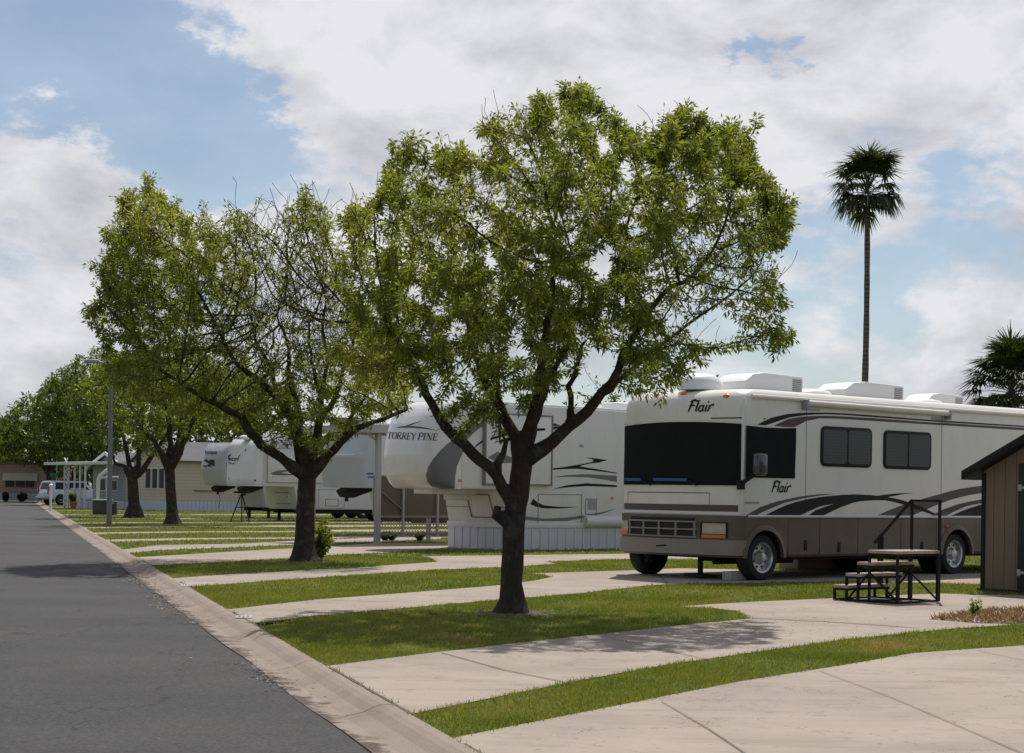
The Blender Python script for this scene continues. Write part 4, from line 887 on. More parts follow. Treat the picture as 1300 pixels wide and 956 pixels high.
# windscreen cover: gently sagging black cloth on the front surface
def fx_body(y): return 0-.20*(1-(2*y/W-1)**2)
def front_patch(y0, y1, z0, z1, off, nu=26, nv=8, sag=0.0, rip=0.0):
    def f(u, v):
        y = y0+(y1-y0)*u; top = z1+sag*(1-(2*u-1)**2); z = z0+(top-z0)*v
        t = min(y, W-y); cr_ = .13*(1-sqrt(max(0, 1-(max(0, .13-t)/.13)**2))) if t < .13 else 0
        return (fx_body(min(max(y, 0), W))+cr_-off-rip*(sin(u*21+v*3)+sin(u*9-v*7))*.5, y, z)
    mb = MB(); mb.grid(f, nu, nv); return mb
zc0, zc1 = plane_hit(mh, 945, 616.5, 1, 0).z, plane_hit(mh, 945, 536.5, 1, 0).z
mb = front_patch(.045, W-.02, zc0, zc1-.02, .018, 40, 14, .05, .004); mb.build('windscreen_cover', M_cover, mh, smooth=True, fixn=False)
c = plane_hit(mh, 944, 540, 1, 0); c2 = plane_hit(mh, 1008.6, 607.5, 1, 0)
mb = MB(); mb.grid(lambda u, v: (c.x+.05+(c2.x-c.x-.05)*u, -.016-.010*abs(sin(u*3.2+v*2.0))*v-.003*sin(u*17+v*5), c2.z+(c.z-c2.z)*v-.03*sin(pi*u)*v*.6), 24, 16); mb.build('cab_window_cover', M_cover, mh, smooth=True, fixn=False)
# front panel work
for (nm, m_, z0, z1, y0, y1, off) in (('hood_stripe', M_taupe, 641.5, 649.8, .02, W-.02, .004), ('belt_stripe', M_beltw, 650.4, 654.0, .02, W-.02, .014), ('hairline', M_blackp, 529.5, 530.9, .05, .62, .004)):
    za, zb_ = plane_hit(mh, 941, z1, 1, 0).z, plane_hit(mh, 941, z0, 1, 0).z
    front_patch(y0, y1, za, zb_, off, 40, 1).build(nm, m_, mh, smooth=True, fixn=False)
front_patch(W-.12, W-.02, 2.72, 2.735, .004, 6, 1).build('hairline', M_blackp, mh, smooth=True, fixn=False)
# hood panel seam
zA, zB_ = 1.16, 1.50
ya, yb = .62, W-.22
front_patch(ya, yb, zB_-.008, zB_+.006, .003, 30, 1).build('hood_seam', M_seamd, mh, fixn=False)
front_patch(ya, ya+.012, ZB+.02, zB_, .0035, 1, 4).build('hood_seam', M_seam, mh, fixn=False); front_patch(yb-.012, yb, ZB+.02, zB_, .0035, 1, 4).build('hood_seam', M_seam, mh, fixn=False)
# grille recess + bars
def fxl(y): return -.035-.22*(1-(2*y/W-1)**2)
def lpatch(y0, y1, z0, z1, off, m_, nm, nu=12, nv=1):
    mb = MB(); mb.grid(lambda u, v: (fxl(y0+(y1-y0)*u)-off, y0+(y1-y0)*u, z0+(z1-z0)*v), nu, nv); return mb.build(nm, m_, mh, fixn=False)
gy0, gy1 = .88, 2.50
gr = MB()
def gbox(y0, y1, z0, z1, d0, d1, mbx):
    n = 6
    for k in range(n):
        a, b_ = y0+(y1-y0)*k/n, y0+(y1-y0)*(k+1)/n; xm0, xm1 = fxl(a), fxl(b_); bb = len(mbx.v)
        mbx.v += [(xm0-d1, a, z0), (xm1-d1, b_, z0), (xm1-d1, b_, z1), (xm0-d1, a, z1), (xm0-d0, a, z0), (xm1-d0, b_, z0), (xm1-d0, b_, z1), (xm0-d0, a, z1)]
        for q in ((0,1,2,3),(4,7,6,5),(0,4,5,1),(3,2,6,7),(0,3,7,4),(1,5,6,2)): mbx.face([bb+i for i in q])
lpatch(gy0, gy1, .745, .985, .004, M_dark, 'grille_opening'); lpatch(gy0, gy1, 1.02, 1.065, .004, M_dark, 'grille_slot')
for z in (.725, .855, .985): gbox(gy0-.06, gy1+.06, z, z+.026, 0, .035, gr)
for k in range(5): y = gy0-.03+(gy1-gy0+.02)*k/4; gbox(y, y+.04, .74, 1.0, 0, .032, gr)
gr.build('grille', mat('grille_tan', (.24, .20, .165), .4, .04, 1), mh)
# headlights
hd = lpatch(.26, .72, .80, .985, .012, M_lens, 'headlight', 8, 2); mbx = MB(); gbox(.24, .74, .73, .79, 0, .02, mbx); a_ = mbx.build('indicator', M_amber, mh)
mbx = MB(); gbox(.24, .74, .79, .80, 0, .03, mbx); gbox(.24, .74, .985, 1.0, 0, .03, mbx); gbox(.23, .25, .73, 1.0, 0, .03, mbx); gbox(.73, .75, .73, 1.0, 0, .03, mbx); mbx.build('headlight_surround', M_dark, hd)
hd = lpatch(W-.30, W-.09, .80, .985, .010, M_lens, 'headlight', 6, 2); mbx = MB(); gbox(W-.31, W-.06, .73, .80, 0, .025, mbx); mbx.build('indicator', M_amber, mh)
decal('badge', mh, bva, [[(833, 692), (846, 691), (846, 693), (833, 694)]], M_blackp, .004)
# roof marker lights
for (px, py) in ((922, 503), (792, 506.7), (868, 500.5), (834, 502)):
    p = None
    Mi = xform(mh).inverted(); o_ = Mi @ Vector((0, 0, EYE)); d_ = (Mi.to_3x3() @ ray(px, py)).normalized(); hit, nn, _, _ = bv.ray_cast(o_, d_)
    if hit: mb = MB(); mb.disc([(.075, 0), (.065, .02), (.035, .035)], (0, 0, 0), 'x', 14); mb.v = [(-a*.9, b_, c_*.5) for a, b_, c_ in mb.v]; ob = mb.build('marker_light', M_amber, mh, smooth=True); ob.location = hit
# wipers with blue strips
for (y0, y1) in ((2.72, 2.2), (1.85, 1.05)):
    mb = MB(); za = zc0+.02; mb.bar((fx_body(y1)-.05, y1-.22, za-.02), (fx_body(y1)-.06, y1, za+.06), .03); mb.bar((fx_body(y1)-.06, y1, za+.05), (fx_body(y0)-.06, y0, za+.06), .02, .03); wi = mb.build('wiper', M_black, mh)
    mb = MB(); mb.bar((fx_body(y1)-.075, y1, za+.07), (fx_body(y0)-.075, y0, za+.075), .012, .05); mb.build('blade', M_blue, wi)
# side graphics
S_ = lambda nm, polys, m_, off=.004: decal(nm, mh, bva, polys, m_, off)
S_('roof_stripe', [[(961, 539.4), (970, 534.5), (980, 530), (1000, 525.5), (1015, 524.3), (1030, 523.8), (1050, 523.9), (1075, 525), (1110, 527.5), (1183.7, 533.3), (1198, 534), (1300, 540.7), (1340, 543.5), (1340, 545), (1300, 542.2), (1198, 536), (1183, 535), (1110, 529.6), (1075, 527), (1047, 525.8), (1023.7, 526.8), (1002, 530), (985, 535.6), (971.8, 540)]], M_blackp)
S_('roof_stripe', [[(981.9, 540.6), (1000, 532), (1012, 529.8), (1023.7, 528.5), (1047, 527.8), (1075, 528.9), (1110, 531), (1183.7, 536.5), (1200, 537), (1300, 543.4), (1340, 546.2), (1340, 549), (1300, 546.2), (1200, 540), (1183, 539), (1110, 534.4), (1064, 531.5), (1040, 531), (1023.7, 534.4), (1008.6, 542), (997, 542)]], M_brownp, .0045)
S_('roof_stripe', [[(944, 529.6), (972, 531.2), (972, 532.4), (944, 531)]], M_blackp)
S_('body_stripe', [[(944.6, 656.2), (955, 650), (966.6, 643.4), (978, 639.2), (988.6, 636), (1012, 631), (1028, 628.8), (1041, 627.3), (1061.8, 626.9), (1041, 629), (1020.8, 632.4), (996, 638.3), (978.3, 645.6), (966, 651), (956, 656.5)]], M_taupe)
S_('body_stripe', [[(943, 643), (967, 643), (950, 652.5), (943, 652.5)]], M_taupe, .003)
S_('body_stripe', [[(965, 656.8), (978, 650.8), (988, 645.5), (1000, 640.5), (1012, 636.8), (1023.7, 634), (1040, 631.2), (1054.5, 629.5), (1070, 628.2), (1083.8, 627.6), (1104, 628.4), (1120, 630), (1140, 633.6), (1152, 637), (1164, 641), (1177, 647), (1190, 653.5), (1184, 653.5), (1172, 649.5), (1160, 645.4), (1148, 641), (1136, 637.6), (1124, 635.2), (1110, 635), (1091, 636.4), (1083, 638.2), (1076.5, 640.5), (1067, 644), (1058.9, 647.8), (1044, 655), (1025, 655), (1035.5, 647.8), (1047, 643.4), (1058.9, 639.6), (1044, 642), (1037, 644.6), (1029.6, 647.8), (1023, 651), (1010.6, 656.8)]], M_blackp, .005)
S_('body_stripe', [[(1112, 629.6), (1124, 628), (1136, 626.6), (1160, 625.8), (1144, 627.8), (1130, 630.4), (1124, 632)]], M_blackp, .0055)
S_('body_stripe', [[(1108, 657.4), (1117, 653), (1128, 648), (1141.8, 642.6), (1155, 638.4), (1169, 634), (1181, 630.6), (1194, 627.2), (1205, 624), (1217, 621), (1230, 618.8), (1244, 617), (1275, 615.5), (1300, 615), (1300, 622), (1270, 623), (1244, 626.4), (1230, 628.6), (1217, 631.7), (1205, 635), (1194, 639), (1182, 644), (1171, 648.8), (1160, 653.6), (1152, 657.4)]], M_taupe, .004)
S_('body_stripe', [[(1178.4, 656.8), (1194, 648.4), (1205, 644), (1217, 640), (1230, 637), (1244, 634.4), (1275, 631), (1300, 630), (1300, 634), (1270, 635.5), (1244, 639), (1234, 641), (1225.5, 643.2), (1208.8, 650.5), (1198, 656.8)]], M_brownp, .0045)
S_('body_stripe', [[(1203.6, 656.8), (1217, 650.5), (1230, 645.3), (1244, 641), (1267, 637.5), (1300, 636), (1300, 656.5), (1244, 656.8)]], M_blackp, .005)
# belt rail, seams, doors, locks
mb = MB(); mb.prism([(-.025, ZB-.022), (-.034, ZB), (-.025, ZB+.016), (.01, ZB+.016), (.01, ZB-.022)], .14, Lm-.16, 'x'); mb.build('belt_rail', M_beltw, mh)
sm_ = MB()
for px, z0, z1 in ((1023, ZB+.02, 3.1), (1195, ZB+.02, 3.1)):
    x = solve_x(mh, px, 0, 2.0); sm_ = MB(); sm_.box(x-.007, x+.007, -.003, .01, z0, z1); sm_.build('panel_seam', M_seam, mh)
mb = MB(); x = solve_x(mh, 942.5, 0, 2); mb.box(x+.02, x+.04, -.006, .05, ZB+.03, 3.12); mb.build('corner_trim', M_beltw, mh, bevel=.005)
sm_ = MB()
for px in (1000, 1040, 1088.5, 1143, 1188):
    x = solve_x(mh, px, 0, .8); sm_.box(x-.006, x+.006, -.015, .01, .44, ZB-.04)
sm_.box(xf+.68, xr-.7, -.0148, .01, ZB-.05, ZB-.042); sm_.build('compartment_seam', M_seamd, mh)
for px, py in ((1064.5, 694.5), (1169.6, 694), (1022, 692)):
    p = plane_hit(mh, px, py, 1, 0); mb = MB(); mb.box(p.x-.045, p.x+.045, -.022, .0, p.z-.09, p.z+.09); mb.build('latch', M_black, mh, bevel=.01)
p = plane_hit(mh, 1200.6, 668, 1, 0); mb = MB(); mb.box(p.x-.05, p.x+.05, -.03, .0, p.z-.025, p.z+.025); mb.build('side_marker', M_red, mh, bevel=.008)
# side windows
for (xa, ya_, xb, yb_, xs_) in ((1041.8, 540.6, 1105.7, 593.5, 1074.5), (1121.5, 546, 1181, 596, 1151.5)):
    a = plane_hit(mh, xa, ya_, 1, 0); b_ = plane_hit(mh, xb, yb_, 1, 0); h = (plane_hit(mh, xa, ya_, 1, 0).z, plane_hit(mh, xa, 592 if xa < 1100 else 595, 1, 0).z)
    def rr_(x0, x1, z0, z1, r_): 
        o_ = []
        for cx_, cz_, a0 in ((x1-r_, z1-r_, 0), (x0+r_, z1-r_, 90), (x0+r_, z0+r_, 180), (x1-r_, z0+r_, 270)):
            o_ += [(cx_+r_*cos(radians(a0+22.5*k)), cz_+r_*sin(radians(a0+22.5*k))) for k in range(5)]
        return o_
    x0, x1, z1, z0 = a.x, b_.x, h[0], h[1]
    mb = MB(); mb.prism(rr_(x0, x1, z0, z1, .11), -.022, .0); wf = mb.build('window', M_black, mh, bevel=.004)
    xm = solve_x(mh, xs_, 0, 2.2)
    mb = MB(); mb.prism(rr_(x0+.055, xm-.02, z0+.055, z1-.055, .06), -.026, -.012); mb.prism(rr_(xm+.03, x1-.055, z0+.055, z1-.055, .06), -.025, -.012); mb.build('pane', M_blind, wf)
# mirror
ma = plane_hit(mh, 957, 575, 1, -.28); mc = plane_hit(mh, 970, 604, 1, -.28)
mb = MB(); mb.box(ma.x, mc.x, -.38, -.24, mc.z, ma.z); mi_ = mb.build('mirror', mat('mirror_shell', (.05, .055, .065), .15, .05, 2, spec=.8), mh, bevel=.05, seg=3)
mb = MB(); mb.bar((ma.x+.12, -.25, mc.z+.05), (ma.x-.02, -.03, mc.z-.14), .05, .07); mb.box(ma.x-.10, ma.x+.06, -.05, .01, mc.z-.24, mc.z-.08); mb.build('mirror_arm', M_black, mi_, bevel=.01)
# awning roll along the roof edge
a = plane_hit(mh, 1023.7, 511.5, 1, -.08); b_ = plane_hit(mh, 1204.6, 525, 1, -.08)
mb = MB(); mb.tube([(a.x, -.075, a.z), (b_.x, -.075, b_.z)], .052, 12); aw = mb.build('awning', M_awn, mh, smooth=True)
for q, e in ((a, 1), (b_, -1)): mb = MB(); mb.box(q.x-.03, q.x+.03, -.13, .0, q.z-.12, q.z+.06); mb.box(*sorted((q.x+.0*e, q.x+.45*e)), -.03, -.003, q.z-.12, q.z-.10); mb.build('bracket', M_steel, aw, bevel=.006)
mb = MB(); mb.prism([(-.03, 3.13), (-.045, 3.16), (-.03, 3.19), (.02, 3.2), (.02, 3.12)], .2, Lm-.2, 'x'); mb.build('gutter', M_awn, mh)
# lettering
def flair(root, bv_, ox, oy, sx, sy, shear, m_, slope=0, own=None):
    st, w_ = word(BRUSH, 'Flair', .1); return decal('lettering', root, bv_, strokes_to_polys(st, ox, oy, sx, sy, shear, slope), m_, .009, own=own)
flair(mh, bva, 873.5, 522.8, 13.6, 14.8, .34, M_blackp, -.02); flair(mh, bva, 979.0, 625.0, 10.2, 14.6, .36, M_blackp, .0)
# a small gold model word under the cab window: too small to read, nine short marks
pol = []
for k in range(9):
    x = 945.3+k*2.1; pol.append([(x, 636.9), (x+1.45, 636.9), (x+1.45, 639.6), (x, 639.6)])
decal('small_lettering', mh, bva, pol, M_gold, .006)
# roof gear
def ac(px0, px1, yl, h, wd, grille=True, z0=3.31):
    x0, x1 = solve_x(mh, px0, yl, z0), solve_x(mh, px1, yl, z0); mb = MB()
    prof = [(x0, z0), (x0+.01, z0+h*.5), (x0+(x1-x0)*.14, z0+h*.88), (x0+(x1-x0)*.34, z0+h), (x1-.03, z0+h*.93), (x1, z0+h*.85), (x1, z0)]
    mb.prism(prof, yl-wd/2, yl+wd/2); o = mb.build('air_conditioner', M_ac, mh, bevel=.07, seg=4)
    if grille:
        mb = MB(); mb.box(x1-.30, x1-.05, yl-wd/2-.006, yl-wd/2+.02, z0+h*.16, z0+h*.78); mb.box(x1-.02, x1+.006, yl-wd*.4, yl+wd*.4, z0+h*.12, z0+h*.72); mb.build('grille', M_acg, o)
    return o
ac(926, 1000, 1.2, .36, .72); ac(1053, 1128, 1.2, .345, .72); ac(1162, 1208, 1.75, .30, .6)
def dome(px0, px1, yl, h, z0=3.31):
    x0, x1 = solve_x(mh, px0, yl, z0), solve_x(mh, px1, yl, z0); r_ = (x1-x0)/2; mb = MB()
    mb.disc([(r_, 0), (r_, h*.28), (r_*.96, h*.5), (r_*.82, h*.75), (r_*.55, h*.93), (r_*.2, h), (.01, h*1.005)], ((x0+x1)/2, yl, z0), 'z', 28); mb.v = [((x-(x0+x1)/2)*1+(x0+x1)/2, (y-yl)*min(1, .34/r_)+yl, z) for x, y, z in mb.v]; return mb
dome(868, 911, 1.35, .30).build('satellite_dome', M_ac, mh, smooth=True)
dome(1008, 1051, 1.3, .17).build('roof_vent', M_ac, mh, smooth=True); dome(1148, 1192, 1.2, .13).build('roof_vent', M_ac, mh, smooth=True); dome(1222, 1240, 1.6, .09).build('roof_vent', M_ac, mh, smooth=True)
x = solve_x(mh, 884, 1.8, 3.3); mb = MB(); mb.tube([(x, 2.0, 3.3), (x, 2.0, 3.72)], .012, 5); mb.build('antenna', M_steel, mh)
# jacks and pads on the ground under the nose
for (px, py) in ((889, 734),):
    p = plane_hit(mh, px, py, 2, 0.0); x, y = p.x, p.y
    mb = MB(); mb.tube([(x, y, .06), (x, y, .5)], .05, 10); mb.box(x-.2, x+.2, y-.2, y+.2, .035, .065); mb.build('jack', M_dark, mh)
p = plane_hit(mh, 932, 737, 2, 0.0); q = mh.location.copy(); Mw = xform(mh)
o = thing('concrete_block', Mw @ Vector((p.x, p.y, 0)), radians(41.5), 'pale concrete block chocked behind the front wheel of the motorhome', 'block'); mb = MB(); mb.box(-.2, .2, -.1, .1, 0.01, .16); mb.build('block', mat('block_concrete', (.4, .38, .35), .9, .1, 8), o, bevel=.01)
p = plane_hit(mh, 1087, 723, 2, 0.0); Mw2 = Mw @ Vector((p.x-.4, 2.6, 0))
# step box seen under the belly
o = thing('storage_box', Mw @ Vector((solve_x(mh, 1050, 2.7, .2), 2.95, 0)), radians(41.5), 'low tan box standing behind the motorhome, seen under its belly', 'box'); mb = MB(); mb.box(-.9, .9, -.25, .25, .01, .5); o2 = mb.build('case', mat('box_tan', (.33, .25, .20), .8, .06, 3), o, bevel=.02); mb = MB(); mb.box(-.93, .93, -.28, .28, .5, .54); mb.build('lid', M_tan, o, bevel=.01)
o = thing('leveling_board', Mw @ Vector((solve_x(mh, 887, 1.8, .0), 1.6, 0)), radians(41.5+80), 'reddish wooden board lying flat under the nose of the motorhome', 'board'); mb = MB(); mb.box(-.6, .6, -.07, .07, .012, .045); mb.build('board', mat('red_wood', (.25, .08, .05), .8, .2, 6), o, bevel=.004)
# ------------------------------------------------------------------ fifth-wheel trailers
def fifth(label, pos, yaw, Ltot, ov, Wd=2.45, H=3.7, zb=1.55, zl=.62, depth=None, nexp=3.0, xs=-1.2, cream=False, skirt=False, body_m=None, wheels=(), cap_m=None, lowslope=.2, roofr=.10, ngrid=(60, 40), pin=True, legs=True):
    root = thing('fifth_wheel_trailer', pos, yaw, label, 'travel trailer', None); bmx = body_m or M_trail
    mb = MB(); mb.prism([(xs, zb), (xs, H-.10), (xs+.02, H), (Ltot-.1, H-.06), (Ltot, H-.16), (Ltot, zl), (lowslope, zl), (0, zb)], 0, Wd)
    body_ = mb.build('body', bmx, root, bevel=.05, seg=3)
    # moulded front cap
    def f(u, v):
        z = zb+(H-zb)*v; dp = depth(v); a = pi*u; cy = cos(a); s_ = abs(sin(a))**(2/nexp); c_ = (abs(cy)**(2/nexp))*(1 if cy > 0 else -1)
        return (xs+.005-dp*s_, Wd/2-c_*Wd/2*1.0, z)
    mb = MB(); mb.grid(f, *ngrid)
    # closing soffit and top
    nb = ngrid[0]+1; row = ngrid[1]+1
    mb.face([i*row for i in range(nb)]); mb.face([i*row+row-1 for i in range(nb)])
    cap = mb.build('front_cap', cap_m or M_cap, root, smooth=True)
    mb = MB(); mb.prism([(xs+.1, H-.03), (xs+.1, H+.035), (Ltot-.08, H-.02), (Ltot-.08, H-.09)], .03, Wd-.03); mb.build('roof', M_roofw, root, bevel=.02)
    mb = MB(); mb.box(.3, Ltot-.2, .3, .45, zl-.18, zl); mb.box(.3, Ltot-.2, Wd-.45, Wd-.3, zl-.18, zl); mb.build('frame', M_dark, root)
    for x in wheels: wheel(root, x, .12, .42, .24, .55); wheel(root, x, Wd-.12, .42, .24, .55, side=1)
    if wheels: mb = MB(); mb.box(wheels[0]-.55, wheels[-1]+.6, .02, Wd-.02, .42, zl+.16); mb.build('wheel_well', M_dark, root)
    if skirt:
        ms = mat('vinyl_skirting', (.56, .57, .60), .5, .04, 2); mb = MB(); mb.box(lowslope+.03, Ltot-.1, -.02, .02, .0, zl-.02); mb.box(lowslope+.0, lowslope+.04, -.021, Wd+.02, .0, zl-.02)
        n = int(Ltot/.30)
        for k in range(n): x = lowslope+.1+k*.30; mb.box(x, x+.05, -.038, -.018, .0, zl-.03)
        for k in range(8): y = .02+k*.31; mb.box(lowslope-.018, lowslope+.002, y, y+.05, 0, zl-.03)
        mb.build('skirting', ms, root); mb = MB(); mb.box(lowslope-.05, Ltot-.05, -.05, Wd+.03, zl-.04, zl+.10); mb.build('skirt_rail', bmx, root, bevel=.015)
    if pin:
        mb = MB(); yc = Wd/2; x0 = xs-depth(0)*.35; mb.prism([(x0-.15, zb-.30), (x0-.30, zb-.10), (x0-.1, zb+.0), (x0+.85, zb+.0), (x0+.85, zb-.1), (x0+.1, zb-.33)], yc-.22, yc+.22); mb.tube([(x0-.02, yc, zb-.45), (x0-.02, yc, zb-.25)], .06, 8); mb.build('pin_box', M_dark, root)
    if legs:
        for y in (.35, Wd-.35): mb = MB(); mb.box(.55, .66, y-.06, y+.06, .03, zl); mb.box(.45, .76, y-.15, y+.15, .012, .035); mb.build('landing_leg', M_dark, root)
    return root, body_, cap
def lerp_prof(tab):
    def f(v):
        for (a, da), (b_, db) in zip(tab, tab[1:]):
            if v <= b_:
                t = (v-a)/(b_-a); t = t*t*(3-2*t) if False else t; return da+(db-da)*t
        return tab[-1][1]
    return f
# Torrey Pine
P0 = gnd(640, 699)
tp, tb, tcap = fifth('fifth-wheel trailer with rounded nose lettered TORREY PINE, behind the nearest tree', P0, radians(41.5), 9.6, 1.8, H=3.72, zb=1.53, zl=.60, xs=-1.45, nexp=2.6,
    depth=lerp_prof([(0, .42), (.03, .60), (.08, .76), (.16, .90), (.26, .98), (.38, 1.0), (.5, .96), (.62, .87), (.74, .74), (.84, .60), (.91, .47), (.96, .34), (.985, .22), (1, .05)]), skirt=True, pin=False, legs=False, ngrid=(72, 48))
mb = MB(); mb.box(-1.75, -.25, .75, 1.5, 1.40, 1.545); mb.box(-.9, -.3, .9, 1.35, 1.25, 1.42); mb.build('pin_box', M_cap, tp, bevel=.03)
bt = bvh_of([tb, tcap]); 
D_ = lambda nm, polys, m_, off=.006, fine=0: decal(nm, tp, bt, polys, m_, off, fine)
# the dark grey wedge sweeping round the nose onto the side
D_('swoosh', [[(541, 603), (543, 594), (549, 584), (558, 573), (567, 564), (573, 560), (582, 562), (590, 570), (585, 580), (580, 592), (577.5, 606), (577, 620), (560, 620.5), (548, 618), (542.5, 611)]], M_grayp, .008, 3)
D_('swoosh', [[(581, 552), (592, 545), (605, 539), (618, 535), (612, 541), (602, 549), (594, 557), (589, 566), (583, 562), (577, 557)]], M_grayp, .008, 3)
D_('swoosh', [[(602, 569), (610, 563), (625, 556), (650, 550), (680, 546), (705, 545), (712, 541), (690, 539.5), (705, 537.5), (712, 541), (680, 543), (650, 547), (625, 553), (612, 559), (604, 565)]], M_blackp)
D_('swoosh', [[(617, 556), (640, 548.5), (620, 556)]], M_blackp)
D_('swoosh', [[(619, 581), (627, 576), (632, 573), (636, 576), (648, 580), (662, 583), (680, 584), (662, 587), (640, 588), (628, 585)]], M_grayp)
D_('swoosh', [[(693, 595.5), (715, 593), (740, 589), (753, 586), (753, 583.5), (742, 580.5), (758, 582.2), (771, 584), (760, 587.2), (748, 588.5), (735, 592), (760, 596), (783, 600.2), (783, 601.2), (755, 597.5), (733, 595), (715, 595.5), (693, 597)]], M_blackp)
D_('swoosh', [[(700, 606), (720, 603), (745, 602), (783, 604), (783, 612), (765, 608.5), (745, 606), (722, 605.5)]], M_grayp, .005)
D_('swoosh', [[(700, 621), (720, 616), (745, 613.5), (783, 616), (783, 618.5), (745, 617), (722, 618.5)]], M_blackp)
D_('swoosh', [[(673, 640), (677, 633), (681, 637), (690, 641.5), (710, 643.5), (735, 643.5), (710, 645.5), (690, 645.5), (680, 643)]], M_blackp)
D_('swoosh', [[(665, 655), (690, 658.5), (720, 657), (745, 653.5), (765, 650), (783, 645), (765, 652), (745, 656.5), (720, 661.5), (690, 661.8), (665, 660)]], M_grayp, .005)
# lettering on the nose: TORREY in italic small capitals, PINE
st, w1 = word(SERIF, 'TORREY', .06); decal('lettering', tp, bt, strokes_to_polys(st, 491.0, 556.8, 36.5/w1, 8.6, .22, .05), M_blackp, .010, 2)
st, w2 = word(SERIF, 'PINE', .07); decal('lettering', tp, bt, strokes_to_polys(st, 530.0, 558.3, 25.5/w2, 9.2, .22, .05), M_blackp, .010, 2)
D_('logo', [[(502, 543), (512, 541.3), (525, 541.2), (540, 543), (556, 546.8), (540, 544.4), (525, 543), (512, 543)], [(515, 540.6), (525, 537.5), (537, 534), (530, 536.8), (520, 540.4)]], M_blackp, .010, 3)
D_('seam', [[(577.2, 621.5), (690, 625), (690, 626.2), (577.2, 622.8)]], M_lgray)
# slide-out room, doors, hatches
a = plane_hit(tp, 614, 527, 1, 0); b_ = plane_hit(tp, 696, 615.5, 1, 0)
mb = MB(); x0, x1 = a.x, b_.x; z1, z0 = 3.42, plane_hit(tp, 696, 615.5, 1, 0).z; mb.box(x0, x1, -.11, .01, z0, z1); so = mb.build('slide_out', M_trail, tp, bevel=.02)
mb = MB(); mb.box(x0-.03, x0+.0, -.13, -.01, z0-.03, z1+.03); mb.box(x1, x1+.03, -.13, -.01, z0-.03, z1+.03); mb.box(x0-.03, x1+.03, -.13, -.01, z0-.04, z0-.01); mb.box(x0-.03, x1+.03, -.13, -.01, z1, z1+.03); mb.build('trim', M_seam, so)
bso = bvh_of([so]); decal('swoosh', tp, bso, [[(617, 563), (625, 558), (650, 551.5), (680, 547.5), (692, 546.5), (692, 543.5), (680, 544), (650, 548), (625, 555), (617, 559.5)]], M_blackp, .004, own=so); decal('swoosh', tp, bso, [[(619, 581), (627, 576), (632, 573), (636, 576), (648, 580), (662, 583), (680, 584), (662, 587), (640, 588), (628, 585)]], M_grayp, .004, own=so)
def hatch(root, x0, x1, z0, z1, m_=None, nm='hatch', y=-.0, par=None, t=.012):
    mb = MB(); w = .018
    for (a0, a1, c0, c1) in ((x0, x1, z0, z0+w), (x0, x1, z1-w, z1), (x0, x0+w, z0, z1), (x1-w, x1, z0, z1)): mb.box(a0, a1, y-t, y+.005, c0, c1)
    return mb.build(nm, m_ or M_seam, par or root)
q = plane_hit(tp, 683, 627, 1, 0); q2 = plane_hit(tp, 738, 671, 1, 0); hatch(tp, q.x, q2.x, q2.z, q.z)
q = plane_hit(tp, 743, 633, 1, 0); q2 = plane_hit(tp, 757, 653, 1, 0); hatch(tp, q.x, q2.x, q2.z, q.z); mb = MB(); mb.box(q.x+.09, q2.x-.04, -.01, .0, q2.z+.12, q.z-.03); mb.build('utility_panel', M_lgray, tp)
mb = MB(); q = plane_hit(tp, 740, 668, 1, 0); mb.tube([(q.x, -.02, q.z+.12), (q.x+3.2, -.02, q.z+.12)], .17, 14); mb.build('tank_cover', M_trail, tp, smooth=True)
for (px, py, w_, m_) in ((584, 610, .05, M_amber), (777, 632.5, .05, M_amber), (738, 566, .07, M_lgray)):
    q = plane_hit(tp, px, py, 1, 0); mb = MB(); mb.box(q.x-w_, q.x+w_, -.02, .0, q.z-.03, q.z+.03); mb.build('side_marker', m_, tp, bevel=.006)
# hatch in the sloped lower front wall
mb = MB(); zf0, zf1 = .82, 1.40
def fr(y, z): return (.2*(1.53-z)/.93-.008, y, z)
y0, y1 = .55, 1.45; c4 = [(y0, zf0), (y1, zf0), (y1+.08, zf1), (y0+.1, zf1)]
for i in range(4):
    p_, q_ = c4[i], c4[(i+1) % 4]; mb.bar(fr(*p_), fr(*q_), .03)
mb.bar(fr(.05, 1.08), fr(.52, 1.08), .015); mb.bar(fr(1.55, 1.08), fr(2.4, 1.08), .015)
mb.build('front_hatch', M_seam, tp)
x = solve_x(tp, 790, 1.2, 3.75); mb = MB(); mb.box(x-.5, x+.5, .85, 1.55, 3.66, 3.98); mb.build('air_conditioner', M_ac, tp, bevel=.08, seg=3)
q = None
decal('marker_light', tp, bt, [[(578, 515), (583, 514.6), (583, 517), (578, 517.4)]], M_amber, .012)
# Excel trailer
flat = lambda d: lerp_prof([(0, d), (.1, d+.04), (.55, d+.02), (.80, d-.05), (.9, d-.15), (.96, d-.3), (1, .02)])
E0 = gnd(373, 662)
ex, eb, ecap = fifth('white fifth-wheel trailer lettered Excel, its flat nose over a black tripod', E0, radians(41.5), 9.4, 2.1, H=3.75, zb=1.60, zl=.55, xs=-1.75, nexp=7, depth=flat(.42), wheels=(6.3, 7.2), ngrid=(48, 24), lowslope=.25)
be = bvh_of([eb, ecap])
st = [([(.0, .35), (.18, .62), (.42, .98), (.30, 1.05), (.12, .8), (.16, .58), (.02, .3), (.1, .08), (.42, .05)], .10), ([(.42, .48), (.7, .08)], .09), ([(.72, .5), (.42, .04)], .06), (arc(.92, .26, .15, .22, 40, 320, 8), .09), (arc(1.28, .26, .15, .22, 0, 310, 8), .09), ([(1.13, .28), (1.43, .28)], .06), ([(1.62, .05), (1.56, .5), (1.74, 1.0)], .09), ([(-.12, -.12), (.35, -.2), (.75, -.38), (1.1, -.36), (1.35, -.2)], [.05, .1, .11, .1, .05])]
